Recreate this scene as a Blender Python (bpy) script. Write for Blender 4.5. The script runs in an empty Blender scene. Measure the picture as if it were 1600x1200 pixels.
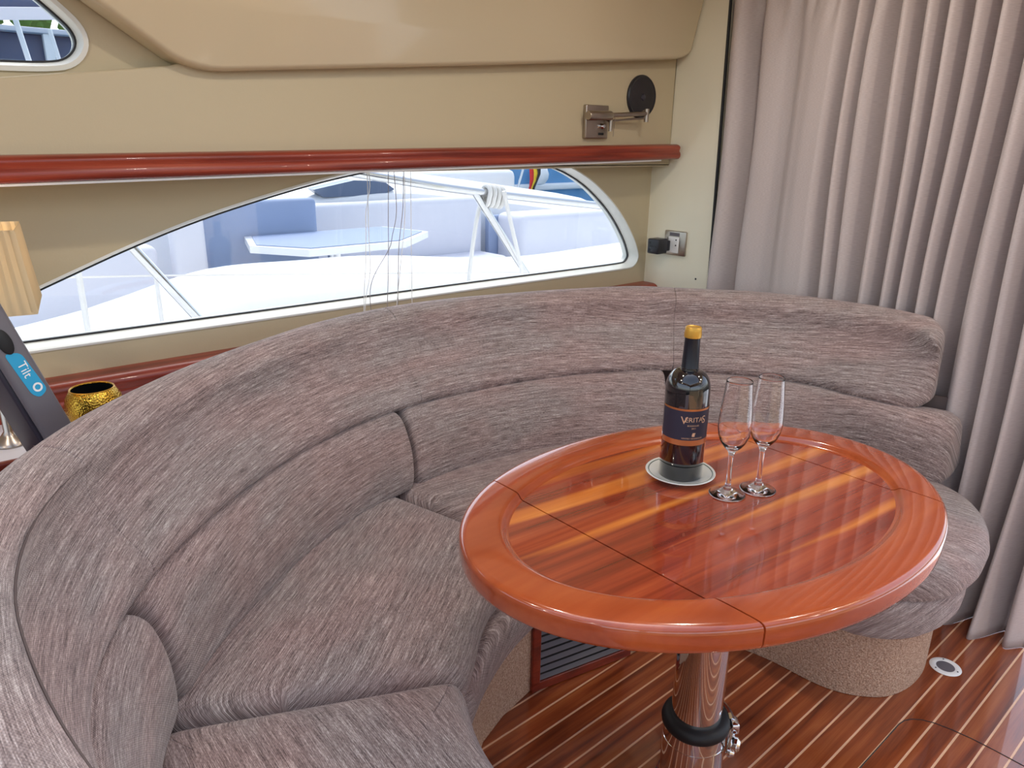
import bpy, bmesh, math, random
from mathutils import Vector, Matrix, noise
from mathutils.geometry import tessellate_polygon
random.seed(7)
scene = bpy.context.scene
COL = scene.collection
PI = math.pi

# ------------------------------------------------------------------ camera
cam_d = bpy.data.cameras.new('camera'); cam = bpy.data.objects.new('camera', cam_d); COL.objects.link(cam)
cam_d.sensor_width = 36.0; cam_d.lens = 36.0 * 1163 / 1600; cam_d.clip_start = 0.02; cam_d.clip_end = 500
Rm = Matrix(((0.75477358, 0.19657692, -0.62583892), (-0.6558274, 0.24706432, -0.71333698), (0.01439688, 0.94885022, 0.31539815)))
cam.matrix_world = Matrix.Translation((0, 0, 1.33)) @ Rm.to_4x4()
scene.camera = cam

# ------------------------------------------------------------------ world, sun, exposure
world = bpy.data.worlds.new('world'); scene.world = world; world.use_nodes = True
wn = world.node_tree.nodes; wl = world.node_tree.links
bg = wn['Background']; sky = wn.new('ShaderNodeTexSky'); sky.sky_type = 'NISHITA'; sky.sun_disc = False
sky.sun_elevation = math.radians(58); sky.sun_rotation = math.radians(20); sky.altitude = 5
sky.air_density = 1.0; sky.dust_density = 2.5; sky.ozone_density = 1.0
hsv = wn.new('ShaderNodeHueSaturation'); hsv.inputs['Saturation'].default_value = 0.62        # light summer haze
wl.new(sky.outputs[0], hsv.inputs['Color']); wl.new(hsv.outputs[0], bg.inputs[0]); bg.inputs[1].default_value = 0.38
sun_d = bpy.data.lights.new('sun', 'SUN'); sun_d.energy = 1.1; sun_d.angle = math.radians(0.6); sun_d.color = (1, 0.96, 0.9)
sun = bpy.data.objects.new('sun', sun_d); COL.objects.link(sun)
sd = Vector((0.35, 0.62, 1.10)).normalized()          # towards the sun
sun.rotation_euler = sd.to_track_quat('Z', 'Y').to_euler(); sun.location = (3, 6, 10)
scene.view_settings.view_transform = 'Standard'; scene.view_settings.look = 'None'
scene.view_settings.exposure = 0.25; scene.view_settings.gamma = 1.0; scene.view_settings.use_curve_mapping = False

DLW = 2.9        # watts per ceiling downlight

# ------------------------------------------------------------------ material helpers
def srgb(r, g, b):
    f = lambda c: (c / 255 / 12.92) if c / 255 <= 0.04045 else ((c / 255 + 0.055) / 1.055) ** 2.4
    return (f(r), f(g), f(b), 1)
def newmat(name):
    m = bpy.data.materials.new(name); m.use_nodes = True
    return m, m.node_tree.nodes, m.node_tree.links, m.node_tree.nodes['Principled BSDF']
def pbsdf(name, col, rough=0.5, metal=0.0, spec=0.5, coat=0.0, bump=0.0, bscale=60, var=0.0, vscale=6, trans=0.0, ior=1.45, sheen=0.0, coords='Object'):
    m, n, l, b = newmat(name)
    b.inputs['Base Color'].default_value = col; b.inputs['Roughness'].default_value = rough
    b.inputs['Metallic'].default_value = metal; b.inputs['Specular IOR Level'].default_value = spec
    b.inputs['Coat Weight'].default_value = coat; b.inputs['Coat Roughness'].default_value = 0.04
    b.inputs['Transmission Weight'].default_value = trans; b.inputs['IOR'].default_value = ior
    b.inputs['Sheen Weight'].default_value = sheen
    if bump or var:
        tc = n.new('ShaderNodeTexCoord')
    if var:
        nz = n.new('ShaderNodeTexNoise'); nz.inputs['Scale'].default_value = vscale; nz.inputs['Detail'].default_value = 4
        l.new(tc.outputs[coords], nz.inputs['Vector'])
        mx = n.new('ShaderNodeMix'); mx.data_type = 'RGBA'
        mx.inputs[6].default_value = tuple(c * (1 - var) for c in col[:3]) + (1,)
        mx.inputs[7].default_value = tuple(min(1, c * (1 + var)) for c in col[:3]) + (1,)
        l.new(nz.outputs['Fac'], mx.inputs[0]); l.new(mx.outputs[2], b.inputs['Base Color'])
    if bump:
        nz = n.new('ShaderNodeTexNoise'); nz.inputs['Scale'].default_value = bscale; nz.inputs['Detail'].default_value = 5
        l.new(tc.outputs[coords], nz.inputs['Vector'])
        bp = n.new('ShaderNodeBump'); bp.inputs['Strength'].default_value = bump; bp.inputs['Distance'].default_value = 0.002
        l.new(nz.outputs['Fac'], bp.inputs['Height']); l.new(bp.outputs[0], b.inputs['Normal'])
    return m
def mathn(n, l, op, a, b=None, c=None):
    x = n.new('ShaderNodeMath'); x.operation = op
    for i, v in enumerate((a, b, c)):
        if v is None: continue
        if isinstance(v, (int, float)): x.inputs[i].default_value = v
        else: l.new(v, x.inputs[i])
    return x.outputs[0]
def ramp(n, l, fac, stops):
    r = n.new('ShaderNodeValToRGB'); e = r.color_ramp.elements
    while len(e) > 1: e.remove(e[-1])
    e[0].position = stops[0][0]; e[0].color = stops[0][1]
    for p, c in stops[1:]:
        k = e.new(p); k.color = c
    l.new(fac, r.inputs[0]); return r.outputs[0]

def fabric_mat():
    """taupe woven upholstery; UV in metres, yarn streaks run along u"""
    m, n, l, b = newmat('taupe_weave')
    uv = n.new('ShaderNodeUVMap'); sep = n.new('ShaderNodeSeparateXYZ'); l.new(uv.outputs[0], sep.inputs[0])
    def streak(su, sv, det):
        cmb = n.new('ShaderNodeCombineXYZ')
        l.new(mathn(n, l, 'MULTIPLY', sep.outputs[0], su), cmb.inputs[0]); l.new(mathn(n, l, 'MULTIPLY', sep.outputs[1], sv), cmb.inputs[1])
        z = n.new('ShaderNodeTexNoise'); z.noise_dimensions = '2D'; z.inputs['Scale'].default_value = 1; z.inputs['Detail'].default_value = det
        l.new(cmb.outputs[0], z.inputs['Vector']); return z.outputs['Fac']
    s1 = streak(24, 560, 2); s2 = streak(5, 150, 2); s3 = streak(3, 7, 2); s4 = streak(150, 480, 1)
    mix = mathn(n, l, 'ADD', mathn(n, l, 'MULTIPLY', s1, 0.48), mathn(n, l, 'MULTIPLY', s2, 0.25))
    mix = mathn(n, l, 'ADD', mix, mathn(n, l, 'MULTIPLY', s4, 0.27))
    col = ramp(n, l, mix, [(0.33, srgb(90, 77, 76)), (0.45, srgb(138, 123, 119)), (0.55, srgb(165, 151, 146)), (0.67, srgb(208, 198, 193))])
    tint = ramp(n, l, s3, [(0.35, (1.05, 0.94, 0.94, 1)), (0.65, (0.97, 0.985, 1.0, 1))])
    mm = n.new('ShaderNodeMix'); mm.data_type = 'RGBA'; mm.blend_type = 'MULTIPLY'; mm.inputs[0].default_value = 1
    l.new(col, mm.inputs[6]); l.new(tint, mm.inputs[7])
    # weave: alternating over/under of yarns about 3 mm apart
    w1 = mathn(n, l, 'SINE', mathn(n, l, 'MULTIPLY', sep.outputs[0], 2 * PI / 0.0042))
    w2 = mathn(n, l, 'SINE', mathn(n, l, 'MULTIPLY', sep.outputs[1], 2 * PI / 0.0048))
    w = mathn(n, l, 'MULTIPLY', w1, w2)
    dk = mathn(n, l, 'MULTIPLY_ADD', w, 0.20, 0.95)
    mm2 = n.new('ShaderNodeMix'); mm2.data_type = 'RGBA'; mm2.blend_type = 'MULTIPLY'; mm2.inputs[0].default_value = 1
    l.new(mm.outputs[2], mm2.inputs[6])
    cc = n.new('ShaderNodeCombineXYZ')
    for i in range(3): l.new(dk, cc.inputs[i])
    l.new(cc.outputs[0], mm2.inputs[7]); l.new(mm2.outputs[2], b.inputs['Base Color'])
    bp = n.new('ShaderNodeBump'); bp.inputs['Strength'].default_value = 0.35; bp.inputs['Distance'].default_value = 0.0008
    l.new(mathn(n, l, 'ADD', w, mathn(n, l, 'MULTIPLY', s1, 1.2)), bp.inputs['Height']); l.new(bp.outputs[0], b.inputs['Normal'])
    b.inputs['Roughness'].default_value = 0.78; b.inputs['Specular IOR Level'].default_value = 0.25
    b.inputs['Sheen Weight'].default_value = 0.25; b.inputs['Sheen Roughness'].default_value = 0.5
    return m

def wood_mat(name, stops, su=3, sv=26, rough=0.14, coat=1.0, rot=0.0, seed=0.0, detail=5, dist=0.6, vary=False):
    """varnished wood, grain along local x (object coordinates)"""
    m, n, l, b = newmat(name)
    tc = n.new('ShaderNodeTexCoord'); mp = n.new('ShaderNodeMapping'); mp.inputs['Rotation'].default_value[2] = rot
    mp.inputs['Location'].default_value = (seed, seed * 1.7, seed * .3)
    if vary:            # every plank is cut from a different board
        oi = n.new('ShaderNodeObjectInfo'); va_ = n.new('ShaderNodeVectorMath'); va_.operation = 'ADD'
        cx = n.new('ShaderNodeCombineXYZ'); k_ = mathn(n, l, 'MULTIPLY', oi.outputs['Random'], 37.0)
        for i in range(3): l.new(k_, cx.inputs[i])
        l.new(tc.outputs['Object'], va_.inputs[0]); l.new(cx.outputs[0], va_.inputs[1]); l.new(va_.outputs[0], mp.inputs[0])
    else: l.new(tc.outputs['Object'], mp.inputs[0])
    mp2 = n.new('ShaderNodeMapping'); mp2.inputs['Scale'].default_value = (su, sv, sv); l.new(mp.outputs[0], mp2.inputs[0])
    z = n.new('ShaderNodeTexNoise'); z.inputs['Scale'].default_value = 1; z.inputs['Detail'].default_value = detail; z.inputs['Distortion'].default_value = dist
    l.new(mp2.outputs[0], z.inputs['Vector'])
    mp3 = n.new('ShaderNodeMapping'); mp3.inputs['Scale'].default_value = (su * 4, sv * 9, sv * 9); l.new(mp.outputs[0], mp3.inputs[0])
    z2 = n.new('ShaderNodeTexNoise'); z2.inputs['Scale'].default_value = 1; z2.inputs['Detail'].default_value = 3; l.new(mp3.outputs[0], z2.inputs['Vector'])
    f = mathn(n, l, 'ADD', mathn(n, l, 'MULTIPLY', z.outputs['Fac'], 0.85), mathn(n, l, 'MULTIPLY', z2.outputs['Fac'], 0.15))
    col = ramp(n, l, f, stops); l.new(col, b.inputs['Base Color'])
    b.inputs['Roughness'].default_value = rough; b.inputs['Coat Weight'].default_value = coat; b.inputs['Coat Roughness'].default_value = 0.03
    b.inputs['Specular IOR Level'].default_value = 0.5
    return m

def table_wood():
    """cherry-coloured boards with pale sapwood stripes, high gloss varnish"""
    m, n, l, b = newmat('table_cherry')
    tc = n.new('ShaderNodeTexCoord'); mp = n.new('ShaderNodeMapping'); mp.inputs['Rotation'].default_value[2] = math.radians(5)
    l.new(tc.outputs['Object'], mp.inputs[0]); sep = n.new('ShaderNodeSeparateXYZ'); l.new(mp.outputs[0], sep.inputs[0])
    def nz(su, sv, det, dist=0.3):
        q = n.new('ShaderNodeMapping'); q.inputs['Scale'].default_value = (su, sv, 1); l.new(mp.outputs[0], q.inputs[0])
        z = n.new('ShaderNodeTexNoise'); z.inputs['Scale'].default_value = 1; z.inputs['Detail'].default_value = det; z.inputs['Distortion'].default_value = dist
        l.new(q.outputs[0], z.inputs['Vector']); return z.outputs['Fac']
    g1 = nz(1.6, 30, 5); g2 = nz(5, 190, 3); g3 = nz(1.3, 5, 2)
    f = mathn(n, l, 'ADD', mathn(n, l, 'MULTIPLY', g1, 0.8), mathn(n, l, 'MULTIPLY', g2, 0.2))
    red = ramp(n, l, f, [(0.3, srgb(104, 36, 20)), (0.47, srgb(142, 54, 30)), (0.6, srgb(164, 70, 38)), (0.75, srgb(182, 88, 46))])
    # sapwood stripes every ~0.11 m, tapering along the board
    wob = mathn(n, l, 'MULTIPLY', mathn(n, l, 'SUBTRACT', g3, 0.5), 0.06)
    ph = mathn(n, l, 'ADD', mathn(n, l, 'ADD', sep.outputs[1], wob), mathn(n, l, 'MULTIPLY', sep.outputs[0], 0.02))
    fr = mathn(n, l, 'FRACT', mathn(n, l, 'MULTIPLY_ADD', ph, 1 / 0.112, 10.28))
    wid = mathn(n, l, 'MULTIPLY_ADD', mathn(n, l, 'SUBTRACT', nz(1.1, 8.5, 1, 0), 0.36), 0.88, 0.0)
    d = mathn(n, l, 'SUBTRACT', wid, mathn(n, l, 'ABSOLUTE', mathn(n, l, 'SUBTRACT', fr, 0.5)))
    msk = mathn(n, l, 'MULTIPLY', d, 11.0); 
    cl = n.new('ShaderNodeClamp'); l.new(msk, cl.inputs[0])
    yel = ramp(n, l, g1, [(0.3, srgb(176, 84, 30)), (0.55, srgb(208, 116, 44)), (0.7, srgb(222, 136, 60))])
    mm = n.new('ShaderNodeMix'); mm.data_type = 'RGBA'; l.new(cl.outputs[0], mm.inputs[0]); l.new(red, mm.inputs[6]); l.new(yel, mm.inputs[7])
    l.new(mm.outputs[2], b.inputs['Base Color'])
    b.inputs['Roughness'].default_value = 0.16; b.inputs['Coat Weight'].default_value = 1.0; b.inputs['Coat Roughness'].default_value = 0.015; b.inputs['Coat IOR'].default_value = 1.6
    return m

def carpet_mat():
    m, n, l, b = newmat('beige_carpet')
    tc = n.new('ShaderNodeTexCoord')
    z = n.new('ShaderNodeTexNoise'); z.inputs['Scale'].default_value = 260; z.inputs['Detail'].default_value = 3; l.new(tc.outputs['Object'], z.inputs['Vector'])
    v = n.new('ShaderNodeTexVoronoi'); v.inputs['Scale'].default_value = 190; l.new(tc.outputs['Object'], v.inputs['Vector'])
    col = ramp(n, l, z.outputs['Fac'], [(0.3, srgb(150, 118, 98)), (0.5, srgb(192, 160, 138)), (0.7, srgb(216, 190, 168))])
    l.new(col, b.inputs['Base Color']); b.inputs['Roughness'].default_value = 0.95; b.inputs['Specular IOR Level'].default_value = 0.1
    bp = n.new('ShaderNodeBump'); bp.inputs['Strength'].default_value = 0.7; bp.inputs['Distance'].default_value = 0.003; bp.invert = True
    l.new(v.outputs['Distance'], bp.inputs['Height']); l.new(bp.outputs[0], b.inputs['Normal'])
    return m

def curtain_mat():
    m, n, l, b = newmat('taupe_satin')
    uv = n.new('ShaderNodeUVMap'); mp = n.new('ShaderNodeMapping'); mp.inputs['Scale'].default_value = (90, 900, 1); l.new(uv.outputs[0], mp.inputs[0])
    z = n.new('ShaderNodeTexNoise'); z.inputs['Scale'].default_value = 1; z.inputs['Detail'].default_value = 2; l.new(mp.outputs[0], z.inputs['Vector'])
    col = ramp(n, l, z.outputs['Fac'], [(0.3, srgb(186, 174, 171)), (0.7, srgb(206, 195, 192))]); l.new(col, b.inputs['Base Color'])
    b.inputs['Roughness'].default_value = 0.5; b.inputs['Specular IOR Level'].default_value = 0.45; b.inputs['Sheen Weight'].default_value = 0.15
    bp = n.new('ShaderNodeBump'); bp.inputs['Strength'].default_value = 0.12; bp.inputs['Distance'].default_value = 0.0006
    l.new(z.outputs['Fac'], bp.inputs['Height']); l.new(bp.outputs[0], b.inputs['Normal'])
    return m

def pane_mat(name, tint=(0.86, 0.885, 0.895, 1), refl=0.05):
    m = bpy.data.materials.new(name); m.use_nodes = True; n = m.node_tree.nodes; l = m.node_tree.links; n.clear()
    o = n.new('ShaderNodeOutputMaterial'); t = n.new('ShaderNodeBsdfTransparent'); g = n.new('ShaderNodeBsdfGlossy'); mx = n.new('ShaderNodeMixShader')
    t.inputs[0].default_value = tint; g.inputs['Roughness'].default_value = 0.02; mx.inputs[0].default_value = refl
    l.new(t.outputs[0], mx.inputs[1]); l.new(g.outputs[0], mx.inputs[2]); l.new(mx.outputs[0], o.inputs[0]); return m

def shade_mat():
    m = bpy.data.materials.new('pleated_shade'); m.use_nodes = True; n = m.node_tree.nodes; l = m.node_tree.links; n.clear()
    o = n.new('ShaderNodeOutputMaterial'); d = n.new('ShaderNodeBsdfDiffuse'); t = n.new('ShaderNodeBsdfTranslucent'); mx = n.new('ShaderNodeMixShader')
    d.inputs[0].default_value = srgb(204, 186, 152); t.inputs[0].default_value = srgb(230, 206, 160); mx.inputs[0].default_value = 0.14
    l.new(d.outputs[0], mx.inputs[1]); l.new(t.outputs[0], mx.inputs[2]); l.new(mx.outputs[0], o.inputs[0]); return m

def hammered_mat():
    m, n, l, b = newmat('hammered_gold')
    b.inputs['Base Color'].default_value = srgb(200, 158, 62); b.inputs['Metallic'].default_value = 1; b.inputs['Roughness'].default_value = 0.24
    tc = n.new('ShaderNodeTexCoord'); v = n.new('ShaderNodeTexVoronoi'); v.inputs['Scale'].default_value = 240; l.new(tc.outputs['Object'], v.inputs['Vector'])
    bp = n.new('ShaderNodeBump'); bp.inputs['Strength'].default_value = 0.8; bp.inputs['Distance'].default_value = 0.0013; bp.invert = True
    l.new(v.outputs['Distance'], bp.inputs['Height']); l.new(bp.outputs[0], b.inputs['Normal']); return m

def water_mat():
    return pbsdf('harbour_water', srgb(60, 105, 130), 0.12, bump=0.6, bscale=3)

M = dict(
    fabric=fabric_mat(), table=table_wood(), carpet=carpet_mat(), curtain=curtain_mat(), gold=hammered_mat(), shade=shade_mat(),
    rim=wood_mat('table_rim_cherry', [(0.3, srgb(146, 58, 26)), (0.5, srgb(170, 76, 36)), (0.7, srgb(188, 94, 46))], 2, 9, 0.16),
    teak=wood_mat('floor_teak', [(0.3, srgb(92, 40, 20)), (0.5, srgb(142, 69, 35)), (0.7, srgb(172, 98, 54))], 2.2, 45, 0.26, 1.0, vary=True),
    holly=pbsdf('holly_inlay', srgb(232, 186, 148), 0.3, coat=0.4, var=0.12, vscale=20),
    mahog=wood_mat('rail_mahogany', [(0.3, srgb(92, 26, 14)), (0.5, srgb(132, 44, 26)), (0.7, srgb(160, 66, 40))], 2, 40, 0.38, 0.25),
    wall=pbsdf('tan_vinyl', srgb(192, 179, 149), 0.5, spec=0.35, bump=0.10, bscale=220, var=0.02, vscale=2),
    panel=pbsdf('glossy_beige_panel', srgb(207, 194, 163), 0.22, spec=0.5, coat=0.3),
    bulk=pbsdf('cream_gelcoat', srgb(236, 231, 208), 0.3, spec=0.5),
    ceil=pbsdf('cream_ceiling', srgb(232, 224, 205), 0.6),
    white=pbsdf('white_plastic', srgb(240, 240, 238), 0.35),
    frame=pbsdf('pale_window_frame', srgb(226, 228, 222), 0.4),
    black=pbsdf('black_rubber', srgb(24, 25, 28), 0.5),
    blackp=pbsdf('black_plastic', srgb(38, 38, 44), 0.35),
    grill=pbsdf('black_grille', srgb(42, 38, 42), 0.6, bump=0.5, bscale=600),
    chrome=pbsdf('chrome', (0.82, 0.82, 0.82, 1), 0.04, metal=1),
    steel=pbsdf('stainless', (0.62, 0.62, 0.62, 1), 0.12, metal=1),
    nickel=pbsdf('brushed_nickel', srgb(176, 166, 156), 0.3, metal=1),
    glass=pbsdf('clear_glass', (1, 1, 1, 1), 0.0, trans=1.0, ior=1.48),
    winglass=pbsdf('dark_wine_glass', srgb(10, 9, 16), 0.03, spec=0.6, coat=1.0),
    label=pbsdf('navy_label', srgb(42, 42, 60), 0.5),
    copper=pbsdf('copper_foil', srgb(196, 132, 84), 0.3, metal=0.8),
    lettergold=pbsdf('pale_gold_print', srgb(222, 184, 148), 0.45, metal=0.2),
    goldcap=pbsdf('gold_cap', srgb(206, 158, 66), 0.35, metal=0.55),
    capsule=pbsdf('black_capsule', srgb(14, 13, 26), 0.3),
    porcelain=pbsdf('white_porcelain', srgb(224, 224, 214), 0.15, coat=0.6),
    greenline=pbsdf('grey_green_line', srgb(92, 108, 100), 0.3),
    devgrey=pbsdf('device_grey', srgb(104, 100, 106), 0.4),
    devdark=pbsdf('device_dark', srgb(48, 46, 58), 0.4),
    cyan=pbsdf('cyan_sticker', srgb(40, 160, 205), 0.4),
    pane=pane_mat('window_pane'),
    gel=pbsdf('white_gelcoat', srgb(244, 244, 244), 0.3),
    cushion=pbsdf('pale_marine_vinyl', srgb(222, 222, 230), 0.6, var=0.03, vscale=3),
    bluecush=pbsdf('blue_grey_vinyl', srgb(150, 166, 196), 0.6, var=0.05, vscale=3),  # blue-grey; on the seat back it puts cockpit shade into the colour
    smoke=pbsdf('smoked_glass', srgb(96, 110, 134), 0.08),
    water=water_mat(),
    rope=pbsdf('white_rope', srgb(236, 234, 230), 0.8, bump=0.8, bscale=300),
    cord=pbsdf('grey_cord', srgb(150, 142, 140), 0.8),
    leaf=pbsdf('tree_foliage', srgb(96, 140, 60), 0.8, var=0.4, vscale=1.5, bump=1.0, bscale=3),
    red=pbsdf('flag_red', srgb(222, 40, 36), 0.7), yel=pbsdf('flag_yellow', srgb(250, 205, 40), 0.7),
    bluecloth=pbsdf('blue_canvas', srgb(104, 160, 206), 0.7, var=0.15, vscale=5),
    darkblue=pbsdf('dark_hull', srgb(66, 84, 120), 0.4),
    stone=pbsdf('quay_stone', srgb(170, 160, 150), 0.9, var=0.15, vscale=2),
    seam=pbsdf('seam_thread', srgb(96, 84, 82), 0.9),
    glow=None)
m, n, l, b = newmat('lamp_bulb'); b.inputs['Base Color'].default_value = (1, .85, .6, 1); b.inputs['Emission Color'].default_value = (1, .72, .4, 1); b.inputs['Emission Strength'].default_value = 3; M['glow'] = m
m, n, l, b = newmat('downlight_lens'); b.inputs['Base Color'].default_value = (1, .95, .85, 1); b.inputs['Emission Color'].default_value = (1, .88, .72, 1); b.inputs['Emission Strength'].default_value = 6; M['glow2'] = m

# ------------------------------------------------------------------ object helpers
ORG = {}
def tag(o, label=None, cat=None, group=None, kind=None):
    if label: o['label'] = label
    if cat: o['category'] = cat
    if group: o['group'] = group
    if kind: o['kind'] = kind
    return o
def thing(name, loc, label, cat, group=None, kind=None):
    o = bpy.data.objects.new(name, None); COL.objects.link(o); o.location = loc; o.empty_display_size = 0.05
    ORG[o] = Vector(loc); return tag(o, label, cat, group, kind)
def build(name, verts, faces, mat, parent=None, uvs=None, smooth=True, origin=None, sharp=None):
    """verts in world metres -> one mesh object; uvs per vertex in metres"""
    vs = [Vector(v) for v in verts]
    if parent is not None: org = ORG[parent]
    elif origin is not None: org = Vector(origin)
    else:
        xs = [v.x for v in vs]; ys = [v.y for v in vs]; zs = [v.z for v in vs]
        org = Vector(((min(xs) + max(xs)) / 2, (min(ys) + max(ys)) / 2, min(zs)))
    me = bpy.data.meshes.new(name); me.from_pydata([v - org for v in vs], [], faces)
    if uvs is not None:
        ul = me.uv_layers.new(name='UVMap')
        for lp in me.loops: ul.data[lp.index].uv = uvs[lp.vertex_index]
    bm = bmesh.new(); bm.from_mesh(me); bmesh.ops.recalc_face_normals(bm, faces=bm.faces); bm.to_mesh(me); bm.free()
    if smooth:
        me.polygons.foreach_set('use_smooth', [True] * len(me.polygons))
    me.update()
    o = bpy.data.objects.new(name, me); COL.objects.link(o)
    if isinstance(mat, (list, tuple)):
        for q in mat: me.materials.append(q)
    else: me.materials.append(mat)
    if parent is not None: o.parent = parent; o.location = (0, 0, 0); ORG[o] = org
    else: o.location = org; ORG[o] = org
    if smooth: me.set_sharp_from_angle(angle=math.radians(sharp if sharp else 38))
    return o
def cat(*parts):
    V, F = [], []
    for v, f in parts:
        k = len(V); V += list(v); F += [tuple(i + k for i in q) for q in f]
    return V, F
def box(c, s, rotz=0.0, axes=None):
    c = Vector(c); h = Vector(s) / 2
    if axes is None:
        axes = (Vector((math.cos(rotz), math.sin(rotz), 0)), Vector((-math.sin(rotz), math.cos(rotz), 0)), Vector((0, 0, 1)))
    V = [c + axes[0] * (sx * h.x) + axes[1] * (sy * h.y) + axes[2] * (sz * h.z) for sx in (-1, 1) for sy in (-1, 1) for sz in (-1, 1)]
    return V, [(0, 1, 3, 2), (4, 6, 7, 5), (0, 4, 5, 1), (2, 3, 7, 6), (0, 2, 6, 4), (1, 5, 7, 3)]
def rbox(c, s, r=0.004, axes=None, seg=3, rotz=0.0):
    """box with rounded vertical-profile edges (bevelled through bmesh)"""
    V, F = box(c, s, rotz, axes)
    bm = bmesh.new(); bv = [bm.verts.new(v) for v in V]; [bm.faces.new([bv[i] for i in f]) for f in F]
    bmesh.ops.recalc_face_normals(bm, faces=bm.faces)
    bmesh.ops.bevel(bm, geom=bm.edges[:], offset=r, segments=seg, profile=0.5, affect='EDGES')
    bm.verts.index_update(); out = ([v.co.copy() for v in bm.verts], [tuple(v.index for v in f.verts) for f in bm.faces]); bm.free(); return out
def loft(rings, closed=True, cap0=True, cap1=True):
    n = len(rings[0]); V = [Vector(p) for r in rings for p in r]; F = []
    for i in range(len(rings) - 1):
        for j in range(n if closed else n - 1):
            k = (j + 1) % n; F.append((i * n + j, i * n + k, (i + 1) * n + k, (i + 1) * n + j))
    if cap0: F.append(tuple(range(n - 1, -1, -1)))
    if cap1: F.append(tuple((len(rings) - 1) * n + j for j in range(n)))
    return V, F
def lathe(prof, c, seg=40, axis=None, cap=True):
    c = Vector(c)
    if axis is None: ax, e1, e2 = Vector((0, 0, 1)), Vector((1, 0, 0)), Vector((0, 1, 0))
    else:
        ax = Vector(axis).normalized(); e1 = ax.orthogonal().normalized(); e2 = ax.cross(e1)
    rings = [[c + ax * z + (e1 * math.cos(2 * PI * j / seg) + e2 * math.sin(2 * PI * j / seg)) * max(r, 1e-5) for j in range(seg)] for r, z in prof]
    return loft(rings, True, cap, cap)
def tube(pts, r, seg=10, cap=True):
    pts = [Vector(p) for p in pts]; rings = []
    t0 = (pts[1] - pts[0]).normalized(); e1 = t0.orthogonal().normalized()
    for i, p in enumerate(pts):
        t = (pts[min(i + 1, len(pts) - 1)] - pts[max(i - 1, 0)]).normalized()
        e1 = (e1 - t * e1.dot(t)).normalized(); e2 = t.cross(e1); rr = r[i] if isinstance(r, (list, tuple)) else r
        rings.append([p + (e1 * math.cos(2 * PI * j / seg) + e2 * math.sin(2 * PI * j / seg)) * rr for j in range(seg)])
    return loft(rings, True, cap, cap)
def smoothpath(pts, n=8):
    pts = [Vector(p) for p in pts]; out = []
    for i in range(len(pts) - 1):
        p0 = pts[max(i - 1, 0)]; p1 = pts[i]; p2 = pts[i + 1]; p3 = pts[min(i + 2, len(pts) - 1)]
        for k in range(n):
            t = k / n
            out.append(0.5 * ((2 * p1) + (p2 - p0) * t + (2 * p0 - 5 * p1 + 4 * p2 - p3) * t * t + (3 * p1 - p0 - 3 * p2 + p3) * t ** 3))
    out.append(pts[-1]); return out
def interp(tab, x):
    if x <= tab[0][0]: return tab[0][1]
    for i in range(len(tab) - 1):
        a, b = tab[i], tab[i + 1]
        if x <= b[0]:
            t = (x - a[0]) / (b[0] - a[0])
            m0 = (tab[min(i + 1, len(tab) - 1)][1] - tab[max(i - 1, 0)][1]) / (tab[min(i + 1, len(tab) - 1)][0] - tab[max(i - 1, 0)][0]) * (b[0] - a[0])
            m1 = (tab[min(i + 2, len(tab) - 1)][1] - a[1]) / (tab[min(i + 2, len(tab) - 1)][0] - a[0]) * (b[0] - a[0])
            return (2 * t**3 - 3 * t * t + 1) * a[1] + (t**3 - 2 * t * t + t) * m0 + (-2 * t**3 + 3 * t * t) * b[1] + (t**3 - t * t) * m1
    return tab[-1][1]
def chaikin(poly, it=2):
    for _ in range(it):
        q = []
        for i in range(len(poly)):
            a = Vector(poly[i]); b = Vector(poly[(i + 1) % len(poly)]); q += [a * .75 + b * .25, a * .25 + b * .75]
        poly = q
    return poly
def roundpoly(poly, r, seg=5):
    """round every corner of a 2-D polygon by radius-like inset r"""
    out = []; n = len(poly)
    for i in range(n):
        p = Vector(poly[i]); a = Vector(poly[i - 1]) - p; b = Vector(poly[(i + 1) % n]) - p
        k = min(r, a.length * .45, b.length * .45); A = p + a.normalized() * k; B = p + b.normalized() * k
        for j in range(seg + 1):
            t = j / seg; out.append(A * (1 - t) ** 2 + p * 2 * t * (1 - t) + B * t * t)
    return out
def insetpoly(poly, d):
    n = len(poly); out = []
    area = sum(poly[i].x * poly[(i + 1) % n].y - poly[(i + 1) % n].x * poly[i].y for i in range(n)); s = 1 if area > 0 else -1
    for i in range(n):
        t = (poly[(i + 1) % n] - poly[i - 1]); t = t.normalized() if t.length > 1e-9 else Vector((1, 0)); out.append(poly[i] + Vector((-t.y, t.x)) * d * s)
    return out
def plate_xz(outer, holes, y0, y1, bevel=0.0):
    """slab in the x-z plane from y0 (room side) to y1, with holes"""
    loops = [[Vector((p[0], p[1])) for p in outer]] + [[Vector((p[0], p[1])) for p in h] for h in holes]
    flat = [p for L in loops for p in L]; tri = tessellate_polygon([[Vector((p.x, p.y, 0)) for p in L] for L in loops]); N = len(flat)
    V = [(p.x, y0, p.y) for p in flat] + [(p.x, y1, p.y) for p in flat]
    F = [tuple(t) for t in tri] + [tuple(i + N for i in reversed(t)) for t in tri]; k = 0
    for L in loops:
        for i in range(len(L)):
            j = (i + 1) % len(L); F.append((k + i, k + j, k + j + N, k + i + N))
        k += len(L)
    return V, F
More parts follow.
